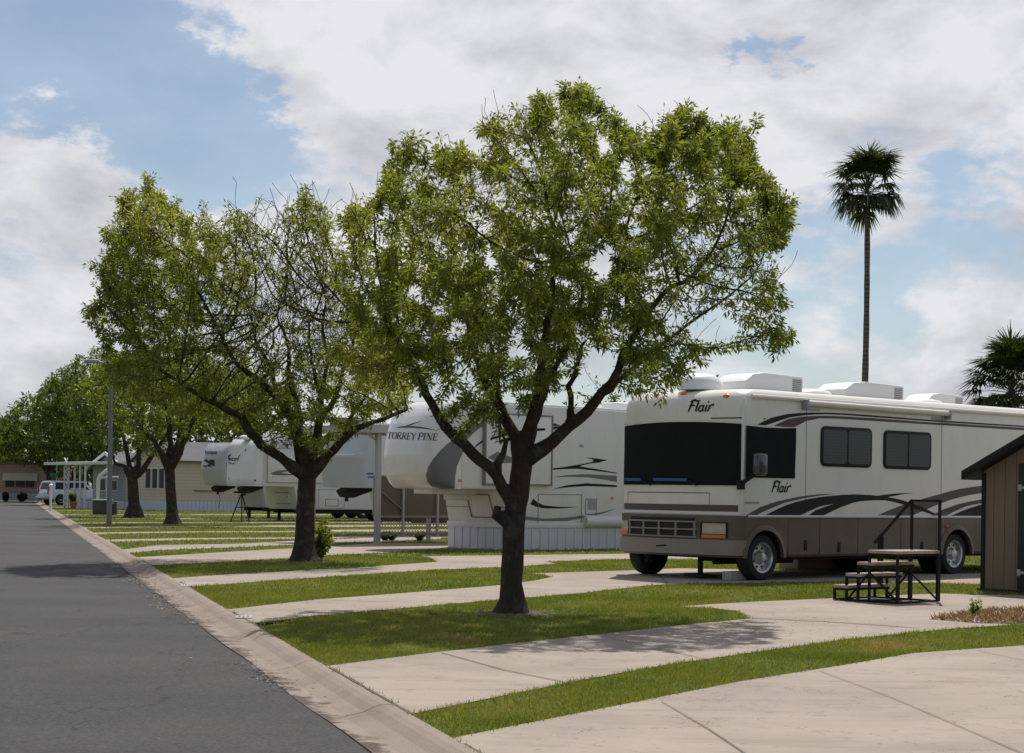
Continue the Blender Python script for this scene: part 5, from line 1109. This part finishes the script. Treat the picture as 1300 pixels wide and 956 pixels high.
decal('lettering', ex, be, strokes_to_polys(st, 287.6, 585.5, 9.0, 8.4, .25), M_blackp, .02)
decal('marker_light', ex, be, [[(273.8, 605), (277.8, 605.5), (277.8, 609), (273.8, 608.5)]], M_red, .02); decal('marker_light', ex, be, [[(322.5, 609), (325.5, 609), (325.5, 611), (322.5, 611)]], M_red, .02)
decal('marker_light', ex, be, [[(281.5, 564), (284.5, 564), (284.5, 568), (281.5, 568)]], M_blackp, .02)
a = solve_x(ex, 338, 0, 2.4); b_ = solve_x(ex, 378, 0, 2.4); mb = MB(); mb.box(a, b_+2.2, -.10, .01, 1.78, 3.35); so = mb.build('slide_out', M_trail, ex, bevel=.02); hatch(ex, a, b_+2.2, 1.78, 3.35, M_seam, 'trim', -.10, so, .015)
bso = bvh_of([so]); decal('swoosh', ex, bso, [[(343, 601), (352, 597.5), (365, 596.5), (376, 597), (365, 598.5), (356, 600), (372, 602.5), (380, 603), (360, 603.6), (347, 603)]], M_grayp, .01, own=so)
q = solve_x(ex, 404, 0, 1); hatch(ex, q, q+1.5, .62, 1.5); q = solve_x(ex, 413, 0, 1); hatch(ex, q, q+.75, .72, 1.05, M_seamd)
mb = MB(); 
for k, y in enumerate((.75, 1.3)): 
    for yy in (y, y+.0): mb.box(.10, .14, y-.02, y+.02, 1.12, 1.22)
mb.box(.02, .05, .5, 1.7, 1.32, 1.335); mb.box(.12, .15, .5, 1.7, .8, .815); mb.build('front_hatch', M_seamd, ex)
x = solve_x(ex, 312, 1.2, 3.75); mb = MB(); mb.disc([(.30, 0), (.28, .14), (.15, .2)], (x, 1.2, 3.74), 'z', 16); mb.build('roof_vent', M_ac, ex, smooth=True)
x = solve_x(ex, 347, 1.2, 3.75); mb = MB(); mb.disc([(.55, 0), (.52, .3), (.40, .42), (.15, .48)], (x, 1.2, 3.70), 'z', 18); mb.build('satellite_dome', M_ac, ex, smooth=True)
# tripod under its nose
o = thing('tripod_stand', gnd(305, 663), 0, 'black tripod stand propping the nose of the Excel trailer', 'stand'); mb = MB(); hz = EYE-(626-625)*0; top = Vector((.05, .0, 1.30))
for (x, y) in ((-.42, -.1), (.42, -.1), (0.0, .45)):
    mbl = MB(); mbl.bar(top, (x, y, .01), .05); mbl.build('leg', M_black, o)
mb.box(-.28, .38, -.18, .18, 1.28, 1.36); mb.bar((-.2, -.05, .65), (.25, -.05, .65), .03); mb.build('head', M_black, o)
# Montana trailer, farther back
N0 = gnd(333, 658.5)
mo, mbo, mcap = fifth('fifth-wheel trailer farther back with Montana lettering and black mountain drawing on its nose', N0, radians(41.5), 9.5, 2.1, H=3.72, zb=1.62, zl=.55, xs=-1.7, nexp=3.4, depth=lerp_prof([(0, .35), (.1, .5), (.4, .62), (.6, .55), (.8, .36), (.92, .18), (1, .02)]), wheels=(6.3, 7.2), ngrid=(48, 24), body_m=mat('trailer_grey', (.50, .50, .50), .4, .03), cap_m=mat('cap_silver', (.5, .5, .52), .3, .03))
bm_ = bvh_of([mcap, mbo])
ll = {'M': ([([(.05, 0), (.15, .95), (.4, .2), (.65, .95), (.75, 0)], .13)], .8), 'o': ([(arc(.25, .3, .22, .28, 0, 360, 10), .12)], .5), 'n': ([([(.06, .6), (.06, 0)], .12), ([(.06, .4), (.25, .6), (.42, .45), (.42, 0)], .12)], .46), 't': ([([(.15, .9), (.15, .05), (.32, .05)], .12), ([(0, .6), (.34, .6)], .09)], .34), 'a': BRUSH['a']}
st, w_ = word(ll, 'Montana', .12); decal('lettering', mo, bm_, strokes_to_polys(st, 258.5, 576.8, 17/w_, 6.2, .2), M_blackp, .02)
decal('mountain_drawing', mo, bm_, [[(250.5, 589), (255, 586.5), (259, 585), (262, 582.4), (265, 585), (268, 583.5), (272.5, 584), (272.8, 592), (266, 590), (270, 593.5), (262, 592), (262.5, 594), (257, 591.5), (252, 591.5)]], M_blackp, .02)
mb = MB(); mb.box(-1.9, -1.0, -.01, .01, 1.66, 1.95); mb.build('vent', M_dark, mo)
mb = MB(); x0 = -2.0; mb.tube([(x0, .9, 1.3), (x0+.1, .9, .9), (x0, .9, .5)], .015, 4); mb.build('cable', M_black, mo)
# faceted grey-white trailer between the Excel and the carport
T0 = gnd(524, 680.5)
fx3, fb3, fcap3 = fifth('white fifth-wheel trailer with a stepped nose, between the second tree and the carport post', T0, radians(41.5), 8.5, 2.1, H=3.62, zb=1.55, zl=.6, xs=-1.65, legs=False, nexp=5, depth=lerp_prof([(0, .35), (.25, .46), (.42, .52), (.46, .56), (.52, .56), (.55, .45), (.9, .22), (1, .02)]), wheels=(5.5, 6.4), ngrid=(48, 40), cap_m=mat('cap_cool', (.48, .49, .52), .3, .02))
b3 = bvh_of([fcap3, fb3]); decal('marker_light', fx3, b3, [[(411, 542.5), (414.5, 542.5), (414.5, 545), (411, 545)], [(429, 543), (432, 543), (432, 545.6), (429, 545.6)]], M_red, .02)
decal('ledge', fx3, b3, [[(407, 577.2), (450, 577), (450, 578.2), (407, 578.6)]], M_roofw, .02, 4)
decal('badge', fx3, b3, [[(465.5, 600.5), (473.5, 600.5), (473.5, 602.3), (465.5, 602.3)], [(466.5, 604.8), (473.5, 604.8), (473.5, 606.4), (466.5, 606.4)]], M_blue, .02)
x = solve_x(fx3, 443, 1.3, 3.6); mb = MB(); mb.box(x-.45, x+.5, 1.0, 1.7, 3.5, 3.84); mb.build('air_conditioner', M_acg, fx3, bevel=.05)
# ------------------------------------------------------------------ shed
U = Vector((cos(radians(41.5)), sin(radians(41.5)), 0)); WV = Vector((-U.y, U.x, 0))
sh0 = gnd(1246, 750.5)
sh = thing('shed', sh0, radians(41.5-90), 'small brown plank shed with black trim and black roof edge at the right side', 'shed')   # local x runs along its front, y into the depth
M_plank = mat('shed_plank', (.185, .135, .095), .8, .08, 2, .2, 40); add_lines(M_plank, 'X', .20, .012, (.06, .042, .03))
sw, sdp, he = 3.0, 3.4, 1.90; pk = he+.50*sw/2*1.02
mb = MB(); mb.prism([(0, .03), (sw, .03), (sw, he), (sw/2, pk), (0, he)], 0, sdp); mb.build('wall', M_plank, sh)
mb = MB(); 
th = .13
rl = [(-.26, he-.13-.01), (sw/2, pk+.0), (sw/2, pk+th), (-.26, he-.13+th)]
mb.prism(rl, -.22, sdp+.15); mb.prism([(sw+.26, he-.14), (sw+.26, he-.13+th), (sw/2+.001, pk+th), (sw/2+.001, pk)], -.22, sdp+.15); mb.build('roof', M_black, sh, bevel=.006)
mb = MB(); mb.box(-.012, .055, -.02, .05, .02, he-.02); mb.build('corner_trim', M_black, sh); mb = MB(); mb.box(sw-.05, sw+.012, -.02, .05, .02, he-.02); mb.build('corner_trim', M_black, sh)
xd = .66; mb = MB(); mb.box(xd, xd+1.65, -.03, .01, .06, 2.02); dd = mb.build('door', mat('door_black', (.014, .014, .015), .6, .15, 3), sh, bevel=.006)
mb = MB(); mb.box(xd+.22, xd+.80, -.036, -.028, .12, 1.96); mb.box(xd+.86, xd+1.59, -.036, -.028, .12, 1.96); mb.build('door_panel', M_plank, dd)
for z in (.30, 1.62): mb = MB(); mb.box(xd+.02, xd+.30, -.05, -.036, z, z+.045); mb.box(xd+.01, xd+.07, -.052, -.030, z-.03, z+.075); mb.build('hinge', M_steel, dd, bevel=.004)
mb = MB(); mb.box(-.05, sw+.05, -.05, sdp+.05, .0, .05); mb.build('skid', M_dark, sh)
# ------------------------------------------------------------------ loose entry steps
A0 = gnd(1059.4, 762.5); st_ = thing('entry_steps', A0, radians(41.5-90), 'four free-standing black steel entry steps with wooden treads and a tall handrail', 'steps')
M_stl = mat('black_steel', (.009, .009, .009), .6, .15, 6, spec=.2); M_tread = mat('worn_tread', (.40, .30, .25), .85, .15, 8, .3, 40, col2=(.22, .15, .12), c2scale=6, c2lo=.5, c2hi=.7)
Wd = .92; b = .032
tr = [(-.01, .26, .185), (.20, .47, .355), (.40, .68, .52), (.58, 1.09, .69)]
for (x0, x1, z) in tr: mb = MB(); mb.box(x0, x1, -.02, Wd+.02, z-.0, z+.042); mb.build('tread', M_tread, st_, bevel=.006)
fm = MB()
for y in (0, Wd):
    for (x, z) in ((0, .185), (.21, .355), (.41, .52), (.60, .69), (1.07, .69)): fm.box(x-b/2, x+b/2, y-b/2, y+b/2, .012, z)
    fm.box(-b/2, 1.07+b/2, y-b/2+.002, y+b/2-.002, .012, .04)
    for (x0, x1, z) in tr: fm.box(max(0, x0), x1-.01, y-b/2+.001, y+b/2-.001, z-.032, z-.001)
    fm.bar((.24, y, .04), (.60, y, .42), .022); fm.bar((.60, y, .42), (1.05, y, .06), .022)
for x in (.0, .60, 1.07): fm.box(x-b/2+.001, x+b/2-.001, 0, Wd, .014, .038)
for (x0, x1, z) in tr: fm.box(x0+.01, x0+.035, 0, Wd, z-.031, z-.002); fm.box(x1-.045, x1-.02, 0, Wd, z-.031, z-.002)
fm.build('frame', M_stl, st_)
rm_ = MB(); rz = 1.44
rm_.box(1.07-b/2, 1.07+b/2, Wd+.02, Wd+.02+b, .02, rz); rm_.box(.60-b/2, .60+b/2, Wd+.02, Wd+.02+b, .04, rz); rm_.box(.60-b/2, 1.07+b/2, Wd+.021, Wd+.019+b, rz-b, rz-.001)
rm_.bar((.60, Wd+.035, rz-.01), (-.04, Wd+.035, .80), .034); rm_.box(0.03, 0.10, Wd+.01, Wd+.06, .19, .90); rm_.build('handrail', M_stl, st_)
# ------------------------------------------------------------------ small plants by the shed
def weed(label, px, py, h, seed, mat_=None): return shrub(label, gnd(px, py), h, h*.5, 9, .05, seed, mat_, 'weed', 'weed', lw=.35, tint=.35)
weed('small green weed sprouting from the dried patch beside the shed', 1238, 783, .22, 61)
# house-number tiles set in the drives
def tile(label, pts, m_, marks):
    c = gnd(sum(p[0] for p in pts)/4, sum(p[1] for p in pts)/4); root = thing('number_tile', c, 0, label, 'number tile'); mb = MB(); q = [gnd(*p)-c for p in pts]
    mb.v = [(v.x, v.y, .0115) for v in q]+[(v.x, v.y, .016) for v in q]; mb.face((4, 5, 6, 7))
    for i in range(4): j = (i+1) % 4; mb.face((i, j, 4+j, 4+i))
    mb.build('plate', m_, root, fixn=True)
    for k, t in enumerate(marks):
        a = q[3]+(q[2]-q[3])*t; b_ = q[0]+(q[1]-q[0])*t; d = (q[2]-q[3])*.12; mk = MB(); lo = a+(b_-a)*.22; hi = a+(b_-a)*.78
        mk.v = [tuple(lo+Vector((0, 0, .0185))), tuple(lo+d+Vector((0, 0, .0185))), tuple(hi+d+Vector((0, 0, .0185))), tuple(hi+Vector((0, 0, .0185)))]; mk.face((0, 1, 2, 3)); mk.build('mark', M_grayp, root, fixn=False)
tile('faded blue-green number tile at the mouth of the third drive from the front', [(300, 782.8), (320, 783), (319, 786.2), (299, 786)], mat('faded_tile', (.30, .34, .31), .7, .1, 8), (.15, .42, .7))
tile('pale number tile at the mouth of the fourth drive, nearer the second tree', [(229, 742.5), (242, 742), (244, 744.8), (231, 745.3)], mat('pale_tile', (.38, .39, .36), .7, .1, 8), (.15, .42, .7))
# ------------------------------------------------------------------ lamp post, utility box, white post
lp = gnd(138.4, 668.5)
o = thing('lamp_post', lp, 0, 'tall grey street lamp post in front of the tree row', 'street lamp'); mb = MB(); mb.tube([(0, 0, -.05), (0, 0, 2), (0, 0, 6.0)], [.105, .09, .055], 14); mb.build('pole', mat('lamp_grey', (.17, .17, .175), .6, .08, 3), o, smooth=True)
mb = MB(); mb.tube([(0, 0, 5.9), (-.15, -.05, 6.05), (-.45, -.15, 6.1)], .035, 8); ar = mb.build('arm', M_steel, o, smooth=True); mb = MB(); mb.box(-.95, -.40, -.33, -.03, 6.04, 6.17); mb.build('lamp_head', M_steel, o, bevel=.05)
ub = gnd(117.5, 653.5); o = thing('utility_box', ub, radians(8), 'dark green utility cabinet with pale lid behind the lamp post', 'utility box'); mb = MB(); s_ = ub.y/F
mb.box(0, 22.5*s_, 0, 1.3, .02, 18.0*s_); mb.box(22.6*s_, 29.5*s_, .15, 1.2, .02, 17.2*s_); mb.build('cabinet', mat('cabinet_green', (.045, .055, .045), .6, .1, 3), o, bevel=.02)
mb = MB(); mb.box(-.06, 22.8*s_, -.06, 1.36, 18.0*s_, 19.6*s_); mb.build('lid', mat('lid_green', (.30, .38, .34), .5, .08, 3), o, bevel=.02)
mb = MB(); mb.tube([(24.7*s_, .13, 15*s_), (24.7*s_, .10, 15*s_)], .05, 10); mb.build('meter', M_lens, o)
wp = gnd(64.3, 648.5); o = thing('white_post', wp, 0, 'thin white post with a round cap at the corner of the road', 'post'); mb = MB(); h = 33*wp.y/F; mb.tube([(0, 0, 0), (0, 0, h-.1)], .075, 10); mb.build('post', M_roofw, o, smooth=True); mb = MB(); mb.disc([(.06, 0), (.13, .05), (.13, .14), (.05, .2)], (0, 0, h-.14), 'z', 12); mb.build('cap', M_roofw, o, smooth=True)
# green street-name sign beyond the truck
g_ = at(67.5, 636, 172); o = thing('street_sign', Vector((g_.x, 172, 0)), 0, 'small green street-name sign on a thin pole above the white truck', 'sign'); mb = MB(); mb.tube([(.3, 0, 0), (.3, 0, 4.6)], .05, 6); mb.build('pole', M_steel, o)
z = EYE+(horizon(67)-603)*172/F; mb = MB(); mb.box(-.35, .40, -.08, -.055, z-.16, z+.16); mb.build('plate', mat('sign_green', (.02, .16, .10), .5), o, bevel=.01)
# ------------------------------------------------------------------ carport beside the rounded-nose trailer
cp0 = gnd(478.5, 691.5); cp = thing('carport', cp0, radians(41.5), 'grey metal carport with shade screen left of the rounded-nose trailer', 'carport')
M_alu = mat('carport_alu', (.36, .36, .35), .6, .05, 2); M_can = mat('canopy_tan', (.20, .185, .16), .8, .08, 3)
s_ = cp0.y/F; hz = (691.5-548)*s_
mb = MB(); mb.box(-.07, .07, -.07, .07, 0, hz); mb.box(-.13, .13, -.13, .13, 0, .02); mb.build('post', M_alu, cp, bevel=.01)
for (x, y) in ((4.2, 0), (4.2, 3.0), (0, 3.0)): mb = MB(); mb.box(x-.05, x+.05, y-.05, y+.05, 0, hz); mb.build('post', M_alu, cp)
mb = MB(); mb.box(-.45, 5.0, -.15, 3.3, hz+.02, hz+.14); mb.build('canopy', M_can, cp, bevel=.02); mb = MB(); mb.box(-.5, 5.0, -.25, -.16, hz-.04, hz+.18); mb.box(-.55, -.46, -.25, 3.3, hz-.04, hz+.18); mb.build('fascia', M_alu, cp)
mb = MB(); mb.tube([(-.30, .05, hz), (-.25, .05, hz-.12), (-.08, .05, hz-.2)], .04, 8); mb.build('downpipe', M_alu, cp)
# shade screen: a thin real mesh panel hung on rails with lattice below
M_scr = mat('screen_fabric', (.12, .115, .085), .9, .15, 1.5, .2, 90)
zt, zb_ = (691.5-622)*s_, .30
sx0, sx1 = 0.10, 3.6
mb = MB(); mb.box(sx0, sx1, .30, .32, .78, zt+.35); mb.build('shade_screen', M_scr, cp)
mb = MB(); mb.box(sx0, sx1, .26, .34, .72, .77); mb.box(sx0, sx1, .26, .34, .25, .30); mb.box(sx0, sx1, .26, .34, zt+.35, zt+.4); mb.build('rail', M_can, cp)
for x in (1.08, 2.3, 3.5): mb = MB(); mb.box(x-.03, x+.03, .22, .28, .20, zt+.3); mb.build('mullion', M_alu, cp)
mb = MB(); mb.bar((.25, .25, zt), (1.05, .25, .95), .03); mb.build('brace', M_can, cp)
la = MB()
for k in range(34):
    x = sx0+k*.10
    la.bar((x, .315, .30), (min(x+.42, sx1), .315, .72), .016, .006); la.bar((x, .305, .72), (min(x+.42, sx1), .305, .30), .016, .006)
la.build('lattice', mat('lattice_tan', (.30, .27, .2), .8), cp)
k_ = 0
for px, w_, h_ in ((489, .30, .28), (497, .24, .22), (533, .22, .26)): 
    root = shrub(('low dark bush', 'tiny dark bush', 'dark bush')[k_]+(' at the foot of the carport post', ' just right of the bush at the carport post', ' at the thin screen mullion under the carport')[k_], gnd(px, 686.5), h_, w_, 22, .07, 70+k_, LEAF_B, 'shrub', 'bush', tint=.0); k_ += 1
# ------------------------------------------------------------------ cream mobile home with grey roof
M_side = mat('cream_siding', (.56, .47, .35), .7, .05, 1.2); add_lines(M_side, 'Z', .22, .02, (.36, .32, .26))
M_shing = mat('grey_shingle', (.12, .12, .13), .9, .12, 3, .3, 20); M_trim = mat('white_trim', (.62, .62, .60), .5, .03); M_skw = mat('skirt_white', (.52, .55, .60), .6, .05, 1); add_lines(M_skw, 'X', .3, .04, (.34, .36, .42))
M_win = mat('window_dark', (.010, .011, .012), .35, .1, 2, spec=.3)
def home(label, pos, yaw, Wf, Lf, he, pk, sk, wall, roof, wins, name='mobile_home', over=.3, side_wins=(), trimm=None, skm=None):
    """front gable in local y-z plane at x=0 spanning y 0..Wf, body runs to x=Lf"""
    root = thing(name, pos, yaw, label, 'mobile home'); mb = MB()
    mb.prism([(0, sk), (Wf, sk), (Wf, he), (Wf/2, pk), (0, he)], 0, Lf, 'x'); mb.build('wall', wall, root)
    mb = MB(); mb.box(-.02, Lf+.02, -.02, Wf+.02, 0, sk+.01); mb.build('skirting', skm or M_skw, root)
    mb = MB(); sl = (pk-he)/(Wf/2); t = .14
    mb.prism([(-over, he-sl*over+.02), (Wf/2, pk+.02), (Wf/2, pk+t+.02), (-over, he-sl*over+t)], -over, Lf+over, 'x'); mb.prism([(Wf+over, he-sl*over+.02), (Wf+over, he-sl*over+t), (Wf/2+.001, pk+t+.02), (Wf/2+.001, pk+.02)], -over, Lf+over, 'x'); mb.build('roof', roof, root)
    mb = MB(); mb.bar((-over-.02, -over, he-sl*over+.06), (-over-.02, Wf/2, pk+.08), .05, .20); mb.bar((-over-.02, Wf+over, he-sl*over+.06), (-over-.02, Wf/2, pk+.08), .05, .20); mb.build('bargeboard', trimm or M_trim, root)
    for (y0, y1, z0, z1) in wins:
        mb = MB(); mb.box(-.05, .0, y0-.08, y1+.08, z0-.08, z1+.08); f = mb.build('window', M_trim, root); mb = MB(); mb.box(-.065, -.045, y0, y1, z0, z1); mb.build('pane', M_win, f)
    for (x0, x1, z0, z1) in side_wins:
        mb = MB(); mb.box(x0-.08, x1+.08, -.05, 0, z0-.08, z1+.08); f = mb.build('window', M_trim, root); mb = MB(); mb.box(x0, x1, -.065, -.045, z0, z1); mb.build('pane', M_win, f)
    return root
c0 = gnd(212, 648.5); s_ = c0.y/F
hm = home('cream mobile home with grey shingle roof and three tall dark windows', c0, radians(41.5), 4.3, 14, (648.5-584)*s_, (648.5-562)*s_, 12.5*s_, M_side, M_shing,
     [(.35, .95, (648.5-620)*s_, (648.5-595)*s_), (1.2, 1.8, (648.5-620)*s_, (648.5-595)*s_), (2.05, 2.65, (648.5-620)*s_, (648.5-595)*s_)])
mb = MB(); mb.box(-.04, .03, -.04, .03, .05, (648.5-584)*s_); mb.build('corner_trim', M_trim, hm)
mb = MB(); mb.box(2.0, 4.3, -.06, 0, (648.5-622)*s_-.08, (648.5-622)*s_+.02); mb.build('trim', mat('trim_brown', (.2, .15, .1), .7), hm)
# ------------------------------------------------------------------ grey porch house behind the fifth tree
M_gs = mat('grey_siding', (.34, .35, .36), .7, .05, 1.2); add_lines(M_gs, 'Z', .2, .02, (.24, .25, .26))
c1 = gnd(158, 646.5); s1 = c1.y/F
ph = home('light grey porch house with white carport roof, behind the fifth tree', c1, radians(41.5), 4.4, 12, (646-592)*s1, (646-576)*s1, 9*s1, M_gs, M_shing, [(1.0, 1.6, (646-622)*s1, (646-610)*s1), (2.6, 3.2, (646-622)*s1, (646-608)*s1)], name='porch_house')
# its flat porch / carport roof reaching left with white posts
Mi = xform(ph)
def pl(px, d): return None
mb = MB(); zr = (646-589)*s1; mb.prism([(-3.4, zr-.10), (-3.4, zr+.08), (.0, zr+.20), (.0, zr+.02)], -.3, 5.0); mb.build('carport_roof', M_trim, ph)
for (x, y) in ((-3.0, 2.75), (-3.0, 2.2), (-3.0, 1.35), (-3.0, .6), (-3.0, -.1), (-1.4, -.1)):
    mb = MB(); mb.box(x-.05, x+.05, y-.05, y+.05, 0, zr-.08); mb.build('post', M_trim, ph)
lt = MB()
for k in range(9): z = .15+k*.36; lt.bar((-3.05, 2.72, z), (-3.05, 2.25, z+.36), .045); lt.bar((-3.06, 2.25, z), (-3.06, 2.72, z+.36), .045)
lt.build('lattice', M_trim, ph)
mb = MB(); mb.box(-2.8, -.05, 0, 2.0, 0, .55); mb.build('porch_deck', M_skw, ph); mb = MB(); mb.box(-2.9, -2.82, .1, 2.1, 1.3, 1.38)
for k in range(11): mb.box(-2.88, -2.84, .1+k*.19, .14+k*.19, .55, 1.3)
mb.build('railing', M_trim, ph)
# arched white pipe in front
q = gnd(124, 648); o = thing('pipe_arch', q, 0, 'white bent pipe frame standing beside the fifth tree trunk', 'pipe frame'); s2 = q.y/F; mb = MB(); mb.tube([(0, 0, 0), (0, 0, 38*s2), (2*s2, 0, 44*s2), (10*s2, .3, 52*s2)], .11, 8); mb.tube([(2*s2, 0, 42*s2), (26*s2, 0, 43*s2)], .05, 6); mb.build('pipe', M_trim, o, smooth=True)
# pots
def pot(label, px, py, h, seed, plant=.6):
    q = gnd(px, py); root = shrub(label, q+Vector((0, 0, h*.8)), plant, plant*.6, 26, .16, seed, LEAF_B, 'potted_plant', 'potted plant', lw=.5, tint=.35); mb = MB(); mb.disc([(h*.32, 0), (h*.46, h*.8), (h*.52, h*.82), (h*.52, h), (h*.44, h)], (0, 0, -h*.8), 'z', 16); mb.build('pot', mat('terracotta', (.30, .12, .07), .85, .1, 4), root, smooth=True)
pot('potted plant in a terracotta pot before the lattice post of the porch house', 93, 646.5, .5, 81, .6)
pot('small potted plant in a red-brown pot farther back by the porch deck', 102, 643, .42, 82, .25)
# ------------------------------------------------------------------ pink mobile home at the end of the road
M_pink = mat('pink_siding', (.36, .245, .21), .75, .05, 1); add_lines(M_pink, 'Z', .3, .03, (.22, .14, .12))
M_rroof = mat('red_roof', (.085, .03, .028), .8, .1, 2)
yp = 180; pl0 = at(-14, 634, yp); pl0.z = 0; s3 = yp/F
Wp = 67*s3; hz_ = horizon(20); base_y = hz_+EYE/s3
ph2 = home('pink mobile home with dark red roof and cream awning at the road end', Vector((pl0.x+Wp, yp, 0)), radians(90), Wp, 12, (base_y-591)*s3, (base_y-584)*s3, 9*s3, M_pink, M_rroof, [], over=.5, trimm=M_rroof, skm=mat('skirt_blue', (.42, .46, .55), .6, .05, 1))
def pw(px): return (54-px)*s3-.0   # local y from column
mb = MB(); mb.box(-.06, 0, pw(46), pw(7), (base_y-618.5)*s3, (base_y-609.5)*s3); f = mb.build('window', mat('window_tan', (.22, .18, .15), .6), ph2)
for a, b_ in ((8, 19), (21, 32), (33.5, 44.5)): mb = MB(); mb.box(-.09, -.05, pw(b_), pw(a), (base_y-618)*s3, (base_y-610)*s3); mb.build('pane', M_win, f)
mb = MB(); mb.prism([(-.05, (base_y-600.6)*s3), (-.35, (base_y-609.8)*s3), (-.33, (base_y-610.2)*s3), (-.03, (base_y-601)*s3)], pw(48.5), pw(4.5)); 
mb.v = [(x, y, z) for x, y, z in mb.v]; mb.build('awning', leaf_mat('awning_cloth', [(0, (.62, .60, .62)), (1, (.62, .60, .62))], .45), ph2)
sb = lambda l, px, seed, w_, m_=LEAF_B, t=.1: shrub(l, Vector(((px-CX)/F*(yp-1.2), yp-1.2, -.02)), .75, w_, 40, .25, seed, m_, 'shrub', 'bush', lw=.6, tint=t)
M_redl = leaf_mat('red_leaf', [(0, (.05, .02, .02)), (1, (.16, .05, .05))], .2)
sb('dark red bush against the skirting below the left end of the awning', 7.5, 91, .35, M_redl); sb('low wide reddish bush against the skirting of the pink home, further right', 28, 92, .6, M_redl)
# ------------------------------------------------------------------ parked white truck
M_car = mat('car_white', (.62, .65, .70), .25, .02, 2, spec=.6, coat=.5)
tk0 = gnd(62, 641); s4 = tk0.y/F
tk = thing('parked_suv', Vector((tk0.x, tk0.y, 0)), radians(41.5), 'white parked sport utility vehicle seen from behind, beside the porch house', 'car')
# local: x forward (away from its tail), y across
Wt = 2.0; Lt = 5.4
prof = [(.0, .62), (-.02, 1.05), (.10, 1.18), (.32, 1.86), (.55, 1.93), (3.1, 1.92), (3.95, 1.22), (5.2, 1.08), (5.35, .62), (5.3, .42), (.05, .42)]
mb = MB(); mb.prism(prof, 0, Wt); 
mb.v = [(x, Wt/2+(y-Wt/2)*(1-.13*max(0, (z-1.15))/.75), z) for x, y, z in mb.v]; mb.build('body', M_car, tk, bevel=.05)
mb = MB(); mb.v = [(.135, .22, 1.24), (.135, 1.78, 1.24), (.30, 1.70, 1.78), (.30, .30, 1.78)]; mb.v = [(x-.03, y, z) for x, y, z in mb.v]; mb.face((0, 1, 2, 3)); mb.build('rear_window', M_win, tk, fixn=False)
for y, nm in ((.0, 'side_window'), (Wt, 'side_window')):
    e = -1 if y == 0 else 1; mb = MB(); f_ = lambda z: Wt/2+(y-Wt/2)*(1-.13*max(0, (z-1.15))/.75)+e*.012
    mb.v = [(.55, f_(1.24), 1.24), (3.55, f_(1.24), 1.24), (3.05, f_(1.80), 1.80), (.62, f_(1.80), 1.80)]; mb.face((0, 1, 2, 3)); mb.build(nm, M_win, tk, fixn=False)
for y in (.04, Wt-.24): mb = MB(); mb.box(-.045, .08, y, y+.2, .85, 1.30); mb.build('tail_light', M_red, tk, bevel=.02)
mb = MB(); mb.box(-.16, .1, -.02, Wt+.02, .48, .70); mb.build('bumper', mat('bumper_silver', (.40, .41, .43), .3, .03), tk, bevel=.04)
mb = MB(); mb.box(-.035, -.0, .72, 1.28, .82, .98); mb.build('number_plate', M_roofw, tk)
mb = MB(); mb.box(-.38, -.12, .92, 1.08, .40, .48); mb.build('tow_bar', M_dark, tk)
for x in (1.0, 4.35):
    for y, sd_ in ((.12, -1), (Wt-.12, 1)):
        wheel(tk, x, y-.06*(-sd_), .39, .26, .6, side=sd_)
        mb = MB(); mb.disc([(.46, 0), (.46, .008)], (x, -.004 if sd_ < 0 else Wt-.004, .42), 'y', 20); mb.build('wheel_arch', M_dark, tk)
